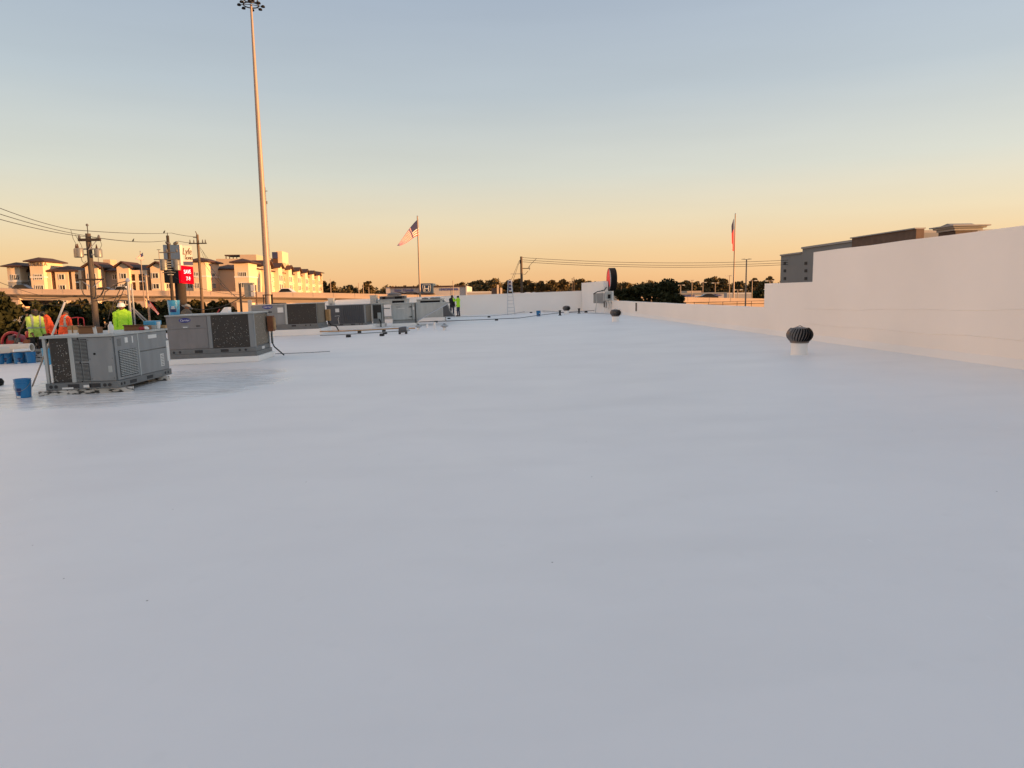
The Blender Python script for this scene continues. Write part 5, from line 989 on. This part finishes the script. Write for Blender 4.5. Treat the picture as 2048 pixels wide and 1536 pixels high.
# V-shaped pylon sign
dS = 100; pc = AD(362, 590, dS); t = thing('pylon_sign', 'white pylon sign with brown script lettering and a red lit board', 'sign', (pc.x, pc.y, GROUND))
MB().tube([(0, 0, 0), (0, 0, AD(362, 560, dS).z-GROUND)], .72, 16).build('post', 'pole_dark', t, smooth=True)
def quadbox(par, nm, c4, th, mt):      # c4: pixel corners (x,y,depth) bl br tr tl
    P4 = [AY(*c)-V(t.location) for c in c4]; P4[2] = V((P4[1].x, P4[1].y, P4[2].z)); P4[3] = V((P4[0].x, P4[0].y, P4[3].z)); nn = (P4[1]-P4[0]).cross(P4[3]-P4[0]).normalized(); nn = -nn if nn.y > 0 else nn
    return MB().hexa(P4+[p-nn*th for p in P4]).build(nm, mt, par), P4, nn
quadbox(t, 'back_panel', [(329, 533, 102.2), (362, 533, 99.4), (360, 489.5, 99.4), (326, 489.5, 102.2)], .35, 'sign_white')
quadbox(t, 'backing', [(329, 566, 102.2), (364, 567, 99.4), (362, 534, 99.4), (328.5, 534, 102.2)], .35, 'black')
for k, (x, y) in enumerate(((332, 520), (338, 514), (344, 522), (351, 511), (355, 500))): q = rel(t, x, y, 97.6); MB().tube([q, q+V((.15, 0, .35)), q+V((.3, 0, .1))], .035, 6).build('lamp_bracket', 'unit_grey', t)
_, P4, nn = quadbox(t, 'script_panel', [(362, 531, 99.5), (386, 531, 101.6), (383.5, 492, 101.6), (360, 491, 99.5)], .3, 'sign_white')
ux = (P4[1]-P4[0]).normalized(); rotm = Matrix((ux, V((0, 0, 1)), ux.cross(V((0, 0, 1))))).transposed().to_euler()
def sgn(s, f, g, size, mt, sh=0, sx=1, nm='lettering'): text(nm, s, size, mt, t, P4[0].lerp(P4[1], f).lerp(P4[3].lerp(P4[2], f), g)+nn*.04, rotm, .02, sh, sx=sx)
sgn('Lyfe', .54, .70, 1.3, 'sign_brown', .3, .8); sgn('HOMES', .68, .36, .55, 'sign_brown', 0, .8)
MB().hexa([P4[0].lerp(P4[3], .02)+nn*.03, P4[1].lerp(P4[2], .02)+nn*.03, P4[1].lerp(P4[2], .02)-nn*.01, P4[0].lerp(P4[3], .02)-nn*.01, P4[0].lerp(P4[3], .20)+nn*.03, P4[1].lerp(P4[2], .20)+nn*.03, P4[1].lerp(P4[2], .20)-nn*.01, P4[0].lerp(P4[3], .20)-nn*.01]).build('name_strip', 'sign_navy', t)
_, P4, nn = quadbox(t, 'led_board', [(364, 566, 99.0), (388.5, 568, 101.1), (386.5, 533.5, 101.1), (362, 530.5, 99.0)], .45, 'led_red')
sgn('SAVE', .48, .66, .78, 'led_white', 0, .75, 'led_text'); sgn('7-9', .52, .27, .78, 'led_white', 0, .75, 'led_text')
# flags
def cloth(name, par, top, bot, d, rows, colfn, wave, mts, cols=22, ph=0, slope=2.6):
    def bez(P, s): n = len(P)-1; return sum(math.comb(n, k)*(1-s)**(n-k)*s**k*np.array(P[k], float) for k in range(n+1))
    mb = MB(); vs = []
    for i in range(cols+1):
        s = i/cols; a, b = bez(top, s), bez(bot, s)
        for j in range(rows+1):
            f = j/rows; q = a+(b-a)*f; vs.append(AD(q[0], q[1], d-slope*s+wave*math.sin(s*9+f*2.2+ph)*min(1, s*3))-V(par.location))
    mb.v = [tuple(v) for v in vs]
    for i in range(cols):
        for j in range(rows): mb.f.append((i*(rows+1)+j, (i+1)*(rows+1)+j, (i+1)*(rows+1)+j+1, i*(rows+1)+j+1)); mb.m.append(colfn(i/cols, j))
    o = mb.build(name, mts, par, smooth=True); so_ = o.modifiers.new('thickness', 'SOLIDIFY'); so_.thickness = .02; return o
us = lambda s, j: 2 if (s < .30 and j < 7) else (0 if j % 2 == 0 else 1)
FM = ['flag_red', 'flag_white', 'flag_blue']
def flagpole(label, px, yb, yt, d, r_, mt='pole_steel', base=None):
    t, h = pole_thing('flagpole', label, 'flagpole', px, yb, yt, d, r_, r_*.55, mt, base); MB().lathe([(.01, -.12), (.1, -.05), (.12, .02), (.08, .1), (.01, .13)], (0, 0, h+.05), 12).build('finial', 'alu', t, smooth=True); return t
def flag(label, *a, **k):
    e = thing('flag', label, 'flag', a[0]); o = cloth('cloth', e, *a[1:], **k); return e
def stars(par, top, bot, d, rows=4, cols=5):
    mb = MB()
    for i in range(cols):
        for j in range(rows):
            s, f = .04+.34*(i+.5)/cols, .54*(j+.5)/rows; a = np.array(top[0])*(1-s)+np.array(top[1])*s if s < 1 else top[1]; b = np.array(bot[0])*(1-s)+np.array(bot[1])*s; q = a+(b-a)*f; c_ = AD(q[0], q[1], d-.5)-V(par.location); z = .07
            mb.prism([c_+V((z*math.cos(2*math.pi*k/10+1.57)*(1 if k % 2 == 0 else .45), 0, z*math.sin(2*math.pi*k/10+1.57)*(1 if k % 2 == 0 else .45))) for k in range(10)], (0, .02, 0))
    return mb
t = flagpole('tall flagpole with the large striped flag in mid picture', 840, 590, 433, 116, .19)
tp_, bt_ = [(836.6, 437.5), (817, 455), (808, 476), (794, 491)], [(838, 471), (826, 472), (818, 486), (799, 491.5)]
xf = V(t.location); dxy = AD(838, 455, 116)
e = flag('large waving red white and blue striped flag in mid picture', dxy, tp_, bt_, 116, 13, us, .12, FM)
e2 = thing('flagpole', 'flagpole behind the apartments sign with a small flag', 'flagpole', V((*AD(285, 560, 118).xy, GROUND))); hz_ = AD(284, 504, 118).z-GROUND; MB().tube([(0, 0, 0), (0, 0, hz_)], [.12, .06], 8).build('shaft', 'pole_steel', e2); MB().lathe([(.01, -.1), (.1, 0), (.01, .1)], (0, 0, hz_+.08), 8).build('finial', 'alu', e2)
e = flag('small striped flag flying above the apartment roofs', AD(284, 512, 118), [(285.5, 505), (279, 511), (271, 518)], [(287, 520), (279, 520), (273, 518.5)], 118, 13, us, .2, FM, 14)
e3 = thing('flagpole', 'pale flagpole with a drooping flag behind the helmeted worker', 'flagpole', V((*AD(296, 600, 52).xy, GROUND))); hz_ = AD(291, 551, 52).z-GROUND; MB().tube([(0, 0, 0), (0, 0, hz_)], [.12, .06], 10).build('shaft', 'pole_steel', e3); MB().lathe([(.01, -.06), (.07, 0), (.01, .06)], (0, 0, hz_+.05), 8).build('finial', 'alu', e3); MB().box(-.28, .2, -.05, .05, hz_-.08, hz_-.03).build('truck_arm', 'pole_steel', e3)
e = flag('drooping striped flag low on the pale pole beside the cabinet', AD(297, 600, 52), [(295.5, 599), (302, 604), (309, 615), (318, 627)], [(296.5, 612), (302, 616), (310, 622), (316, 630)], 52, 13, lambda s, j: 2 if (s < .22 and j < 7) else (0 if j % 2 == 0 else 1), .2, FM)
t = flagpole('tall flagpole with the limp dark and red flag on the right', 1467, 588, 428, 150, .2)
tx = lambda s, j: 2 if j < 4 else (1 if s > .8 and j > 8 else 0)
e = flag('limp dark blue and red flag hanging at the right flagpole', AD(1467, 470, 150), [(1468, 437), (1466.5, 440), (1464.5, 446), (1463, 452)], [(1467.5, 502), (1465, 503), (1466, 501), (1464.3, 500)], 150, 12, tx, .4, FM, 12, 1)
# far utility pole
t, hU = pole_thing('utility_pole', 'lone utility pole behind the far end wall beside the ladder', 'utility pole', 1043.5, 580, 513, 96, .22, .16, 'pole_wood'); UP = t
z = rel(t, 1043, 537, 96).z; MB().box(0, 1.2, -.08, .02, z-.05, z+.05).build('side_arm', 'pole_dark', t); MB().box(-.25, -.1, -.1, .1, rel(t, 1043, 527, 96).z, rel(t, 1043, 520, 96).z).build('bracket', 'pole_dark', t)
MB().tube([(1.1, -.05, z-.25), (1.15, -.05, z+.25)], .06, 6).build('insulator', 'unit_grey', t); MB().tube([rel(t, 1056, 536, 96), rel(t, 1062, 528, 96), rel(t, 1073, 517, 96)], .03, 5).build('jumper_cable', 'wire', t); MB().tube([rel(t, 1056, 542, 96), rel(t, 1050, 549, 96), rel(t, 1046, 548, 96)], .03, 5).build('jumper_cable', 'wire', t)
MB().box(-1.5, 0, -.03, .03, rel(t, 1043, 548, 96).z, rel(t, 1043, 548, 96).z+.06).build('side_arm', 'unit_grey', t)
for k, x in enumerate((1016, 1021)): wire('guy_wire', ('left', 'right')[k]+' guy wire slanting down from the lone utility pole', AD(1038, 522+4*k, 96), AD(x, 575, 92), .05, .025)
for k, (ya, yb, yc) in enumerate(((515, 521, 'top'), (519.5, 526, 'middle'), (523.5, 530, 'lowest'))): wire('power_line', yc+' power line running right from the lone utility pole', AD(1043, ya, 96), AD(1660, yb-6, 100), .75, .028, 24)
# ------------------------------------------------------------------ dealerships
def facade(name, label, x0, x1, yt, d, depth, mt, extra=0, cat='building', base=None):
    a, b = AD(x0, 588, d), AD(x1, 588, d); a.z = GROUND; ang = math.atan2(b.y-a.y, b.x-a.x); t = thing(name, label, cat, a, ang); W_ = (b-V((0, 0, b.z-GROUND))-a).length; H_ = AD((x0+x1)/2, yt, d).z-GROUND
    MB().box(0, W_, 0, depth, 0, H_).build('wall', mt, t); return t, W_, H_
px1 = lambda d: d/FPX
t, W_, H_ = facade('car_dealership', 'pale car dealership with blue cube emblem below the large flag', 772, 934, 573.5, 235, 30, 'honda_wall'); s = px1(235)
MB().box(8*s, 70*s, -.4, -.0, H_-1.5*s, H_+1.4*s).build('roof_cap', 'sign_brown', t); MB().box(96*s, 160*s, -.4, 0, H_-1.2*s, H_+1.6*s).build('roof_cap', 'sign_brown', t)
MB().box(160*s, 163*s, -.5, 4, 0, H_+.3*s).build('end_pier', 'trim_white', t); MB().box(8*s, 70*s, -.6, -.1, H_-14*s, H_-12.5*s).build('dark_band', 'sign_brown', t)
cb = MB().box(71*s, 96*s, -2.5, 6, H_-13.5*s, H_+6.5*s).build('emblem_cube', 'honda_blue', t, bev=.15); MB().box(69.5*s, 98*s, -2.8, 6, H_-15.2*s, H_-13.6*s).build('cube_ledge', 'sign_brown', t)
ex, ez, es = 83.5*s, H_-3.4*s, 6.2*s
mb = MB(); pp = [(-1.15, 1.12), (1.15, 1.12), (1.3, .9), (1.05, -.95), (.8, -1.15), (-.8, -1.15), (-1.05, -.95), (-1.3, .9), (-1.15, 1.12)]
for (x, z), (x2_, z2_) in zip(pp[:-1], pp[1:]): mb.tube([(ex+x*es, -2.62, ez+z*es), (ex+x2_*es, -2.62, ez+z2_*es)], .06, 6)
mb.build('emblem_ring', 'trim_white', cb)
mb = MB()
for sg in (-1, 1): mb.prism([(ex+sg*.82*es, -2.62, ez+.85*es), (ex+sg*.58*es, -2.62, ez+.85*es), (ex+sg*.44*es, -2.62, ez-.88*es), (ex+sg*.68*es, -2.62, ez-.88*es)], (0, -.1, 0))
mb.box(ex-.5*es, ex+.5*es, -2.73, -2.63, ez-.22*es, ez+.02*es); mb.build('emblem_letter', 'trim_white', cb)
text('sign_letters', 'Easy  Honda', 8.0*s, 'honda_text', t, (36*s, -.12, H_-6.2*s), FRONT, .08, sx=.95); text('sign_letters', 'HONDA', 7*s, 'honda_text', t, (128*s, -.12, H_-6*s), FRONT, .08, sx=1.35)
for c_ in (24, 50): MB().tube([((c_+13*math.cos(a))*s, -.7, H_-13.5*s+3.0*s*math.sin(a)) for a in [math.pi*k/10 for k in range(11)]], .11, 6).build('arched_canopy', 'sign_brown', t)
t, W_, H_ = facade('storage_building', 'low beige flat building right of the dealership', 934, 984, 583.5, 210, 16, 'honda_wall'); MB().box(-.2, W_+.2, -.2, 0, H_-.3, H_+.1).build('parapet_cap', 'trim_white', t)
t, W_, H_ = facade('brown_kiosk', 'small brown building with sunlit posts left of the ladder', 983, 1003, 576, 200, 7, 'brick_brown'); 
for u in (.62, .95): MB().box(W_*u-.2, W_*u+.35, -.5, .4, 0, H_+(.9 if u < .9 else 0)).build('post', 'stucco_cream', t)
for i, (x, y, w_, d, lab) in enumerate(((1035, 588.5, 18, 120, 'grey'), (1056, 588, 14, 122, 'pale'), (1069, 587.5, 11, 118, 'round-topped'), (1082, 588, 6, 120, 'small white'), (1090, 587.5, 5, 121, 'tiny white'))):
    q = AD(x, y, d); t = thing('parked_vehicle', lab+' vehicle roof showing over the far end wall', 'vehicle', (q.x, q.y, GROUND)); W2_ = w_*d/FPX; zt_ = AD(x, y-3.5, d).z-GROUND
    MB().box(-W2_/2, W2_/2, 0, 2.4, .8, zt_).build('box_body', 'trim_white' if i != 0 else 'honda_wall', t, bev=.3 if i != 2 else .55); MB().box(-W2_/2+.1, W2_/2-.1, .1, 2.3, .5, .8).build('chassis', 'black', t)
    for u in (-.35, .35): MB().lathe([(.1, -.15), (.45, -.15), (.45, .15), (.1, .15)], (W2_*u, .1, .45), 14, axis=(0, 1, 0)).build('wheel', 'rubber', t)
t, W_, H_ = facade('sales_building', 'long low grey used-car sales building on the right', 1352, 1452, 587, 215, 18, 'honda_wall'); s = px1(215)
MB().box(-.3, W_+.3, -.3, 18.3, H_-.2, H_+.25).build('roof_slab', 'bldg_grey', t); MB().box(27*s, 56*s, 3, 12, H_, H_+5.5*s).build('upper_storey', 'stucco_tan', t)
text('sign_letters', 'HONDA', 5.5*s, 'honda_text', t, (23*s, -.15, H_-4.2*s), FRONT, .08, sx=1.5); text('sign_letters', 'Used Cars', 5*s, 'honda_text', t, (80*s, -.15, H_-3.6*s), FRONT, .08, sx=1.15)
t, W_, H_ = facade('box_trailer', 'long pale box trailer right of the sales building', 1454, 1503, 585, 205, 3, 'cornice', cat='trailer'); 
for u in (.12, .25, .8): MB().lathe([(.1, -.15), (.5, -.15), (.5, .15), (.1, .15)], (W_*u, -.1, .5), 14, axis=(0, 1, 0)).build('wheel', 'rubber', t)
MB().box(W_*.01, W_*.99, -.05, 0, H_-.4, H_-.2).build('roof_rail', 'trim_white', t)
q = AD(1407, 592.5, 150); car('dark car on the ramp before the used-car building', (q.x, q.y-2, q.z-.9), .02, 'car_dark')
# lamp posts
LP = [(1348.5, 563.5, 588, 190, 'first'), (1361, 570.5, 588, 190, 'low'), (1383.5, 561, 590, 200, 'slim'), (1405.5, 565, 588, 220, 'thin'), (1430, 566, 588, 215, 'pale'), (1458.5, 552, 590, 200, 'tall'), (1475, 580, 594, 165, 'stubby'), (1503.5, 561.5, 594, 165, 'bright'), (1538.5, 562, 592, 170, 'last'), (1537, 579, 594, 160, 'short')]
POS = ['left of the used-car building', 'above the used-car building left end', 'beside the upper storey of the used-car building', 'right of the upper storey', 'over the right half of the used-car building', 'just left of the red flag pole', 'in front of the box trailer', 'at the right end of the box trailer', 'beside the stepped white wall', 'low beside the stepped white wall']
for (x, yt, yb, d, ad), ps in zip(LP, POS):
    t, h = pole_thing('lamp_post', ad+' lamp post '+ps, 'lamp post', x, yb, yt, d, .13, .09, 'pole_steel'); MB().box(-.9, .9, -.1, .1, h, h+.12).build('lamp_arm', 'pole_steel', t)
    for u in (-.8, .8): MB().box(u-.35, u+.35, -.2, .2, h-.06, h+.1).build('lamp_head', 'trim_white', t)
t, h = pole_thing('street_lamp', 'tall double-headed street lamp beyond the right parapet', 'street lamp', 1491, 600, 519, 88, .11, .075, 'pole_steel')
for u in (-1, 1): MB().tube([(0, 0, h), (u*.3, 0, h+.04)], .03, 6).build('lamp_arm', 'unit_dark', t); MB().hexa([(u*.25, -.12, h), (u*.62, -.1, h+.02), (u*.62, .1, h+.02), (u*.25, .12, h), (u*.25, -.12, h+.09), (u*.62, -.1, h+.06), (u*.62, .1, h+.06), (u*.25, .12, h+.09)]).build('lamp_head', 'unit_dark', t)
for x, yt, lab in ((718, 566, 'thin pole left of the slim tall tree'), (727, 568, 'thin pale pole under the slim tall tree'), (738, 574, 'short thin pole beside the dealership end'), (902, 572, 'dark thin pole before the dealership lettering'), (906.5, 561, 'bright thin pole over the far workers'), (1144.5, 556, 'left of the twin poles behind the end wall'), (1148, 554, 'right of the twin poles behind the end wall'), (1231.5, 564, 'thin pole right of the round sign'), (1242.5, 571.5, 'short pole beside the dark near trees'), (662, 558, 'spiky thin pole right of the apartments')):
    pole_thing('thin_pole', lab, 'pole', x, 588, yt, 175, .11, .08, 'pole_steel' if 'dark' not in lab and 'twin' not in lab else 'pole_wood')
q = AD(322, 560, 150); t = thing('lamp_post', 'double lamp post between small flag and script sign', 'lamp post', (q.x, q.y, GROUND)); h = AD(314, 500.5, 150).z-GROUND; MB().tube([(0, 0, 0), (0, 0, h)], [.12, .07], 8).build('shaft', 'pole_steel', t); MB().box(-.35, .35, -.1, .1, h, h+.1).build('lamp_head', 'unit_dark', t)
# orange wall stub beside the corner, grid fence before the ramp
t, W_, H_ = facade('signboard', 'orange-lit tan panel between the corner wall and the dark trees', 1221, 1235, 588, 100, .6, 'stucco_cream', cat='panel'); MB().box(W_*.3, W_*.45, .1, .4, H_, H_+.5).build('finial_post', 'trim_white', t)
f0, f1 = AD(1360, 606, 112), AD(1560, 604, 112); t = thing('rail_fence', 'dark two-rail pipe fence before the orange ramp wall', 'fence', (f0.x, f0.y, GROUND)); zt_ = AD(1440, 604, 112).z-GROUND
for z in (zt_, zt_-.42): MB().tube([(0, 0, z), (f1.x-f0.x, f1.y-f0.y, z+.1)], .035, 6).build('rail', 'sign_brown', t)
for k in range(8): f = k/7; MB().tube([((f1.x-f0.x)*f, (f1.y-f0.y)*f, 0), ((f1.x-f0.x)*f, (f1.y-f0.y)*f, zt_+.1*f+.04)], .04, 6).build('fence_post', 'sign_brown', t)
# ------------------------------------------------------------------ neighbour behind the right wall
XB = 44.0
def yb(px, py): return AX(px, py, XB)
a, b, c_ = yb(1562, 512), yb(1605, 498), yb(1704, 484)
t = thing('neighbour_building', 'large grey neighbouring building behind the stepped right wall', 'building', (XB, 0, GROUND)); zA, zB, zC = a.z-GROUND, b.z-GROUND, yb(1704, 476).z-GROUND
MB().box(0, 30, b.y, a.y, 0, zA).build('wall', 'bldg_grey', t); d1_ = yb(1842, 474); MB().box(0, 30, d1_.y+.5, b.y-.02, 0, zB).build('wall', 'bldg_grey', t); MB().box(-.15, 30, d1_.y+.6, b.y+.1, zB, zB+.25).build('coping', 'cornice', t)
MB().box(.4, 17.9, -60, d1_.y+.4, 0, 5.4-GROUND).build('wall', 'bldg_grey', t); MB().box(18, 36, -70, d1_.y+.3, 0, 7.1-GROUND).build('unseen_sun_block', 'bldg_grey', t); MB().box(-.15, 30, b.y+.12, a.y+.1, zA, zA+.2).build('coping', 'cornice', t)  # unseen low wing, and a rear block added to keep sun off the roof
for px in (1570, 1612):
    for py in (526.5, 541.5, 557): q = yb(px, py); MB().box(-.06, .0, q.y-.36, q.y+.36, q.z-GROUND-.2, q.z-GROUND+.2).build('window', 'seam', t)
pa, pb_ = AX(1704, 477, XB-.9), AX(1832, 474, XB-.9); zC = pa.z-GROUND; MB().box(-.9, -.1, pb_.y, pa.y, 0, zC).build('penthouse', 'brick_brown', t); MB().box(-1.05, .05, pb_.y, pa.y+.2, zC, zC+.12).build('penthouse_cap', 'cornice', t)
XC = 26.0; a, b = AX(1862, 463, XC), AX(1910, 457, XC); t = thing('roof_monitor', 'low roof with a moulded grey cornice above the right wall', 'building', (XC, 0, GROUND)); za = a.z-GROUND
MB().box(.25, 1.5, b.y+.3, a.y-.3, 0, za-.1).build('wall', 'sign_brown', t)
for k, (o_, z0, z1) in enumerate(((.15, -.1, .03), (.02, .032, .12), (-.12, .122, .19))): MB().box(o_, 1.9-o_, b.y+.1+o_, a.y-.1-o_, za+z0, za+z1).build('cornice_step', 'cornice', t)
MB().prism([(.1, b.y+.4, za+.19), (.1, a.y-.5, za+.19), (.1, (a.y*.4+b.y*.6), za+.32)], (1.4, 0, 0)).build('roof', 'bldg_grey', t)

# ------------------------------------------------------------------ unseen block added on the left to bounce warm sun onto the right wall
t = thing('unseen_bounce_block', 'unseen white six-storey block added left of the roof to bounce warm sunlight', 'building', (-40, 0, GROUND)); HB = 24.0
MB().box(-18, 0, 0, 51, 0, HB).build('wall', 'bounce_white', t); MB().box(-18.2, .25, -.2, 51.2, HB, HB+.5).build('parapet_cap', 'trim_white', t)
for k in range(6):
    MB().box(0, .12, 0, 51, 3.6+k*4.0, 3.75+k*4.0).build('floor_band', 'trim_white', t)
    for j in range(7):
        y = 2+j*7.2; wn_ = MB().box(0, .08, y, y+2.2, 1.1+k*4.0, 2.9+k*4.0).build('window', 'trim_white', t); MB().box(.06, .1, y+.12, y+2.08, 1.22+k*4.0, 2.78+k*4.0).build('pane', 'glass_dark', wn_)
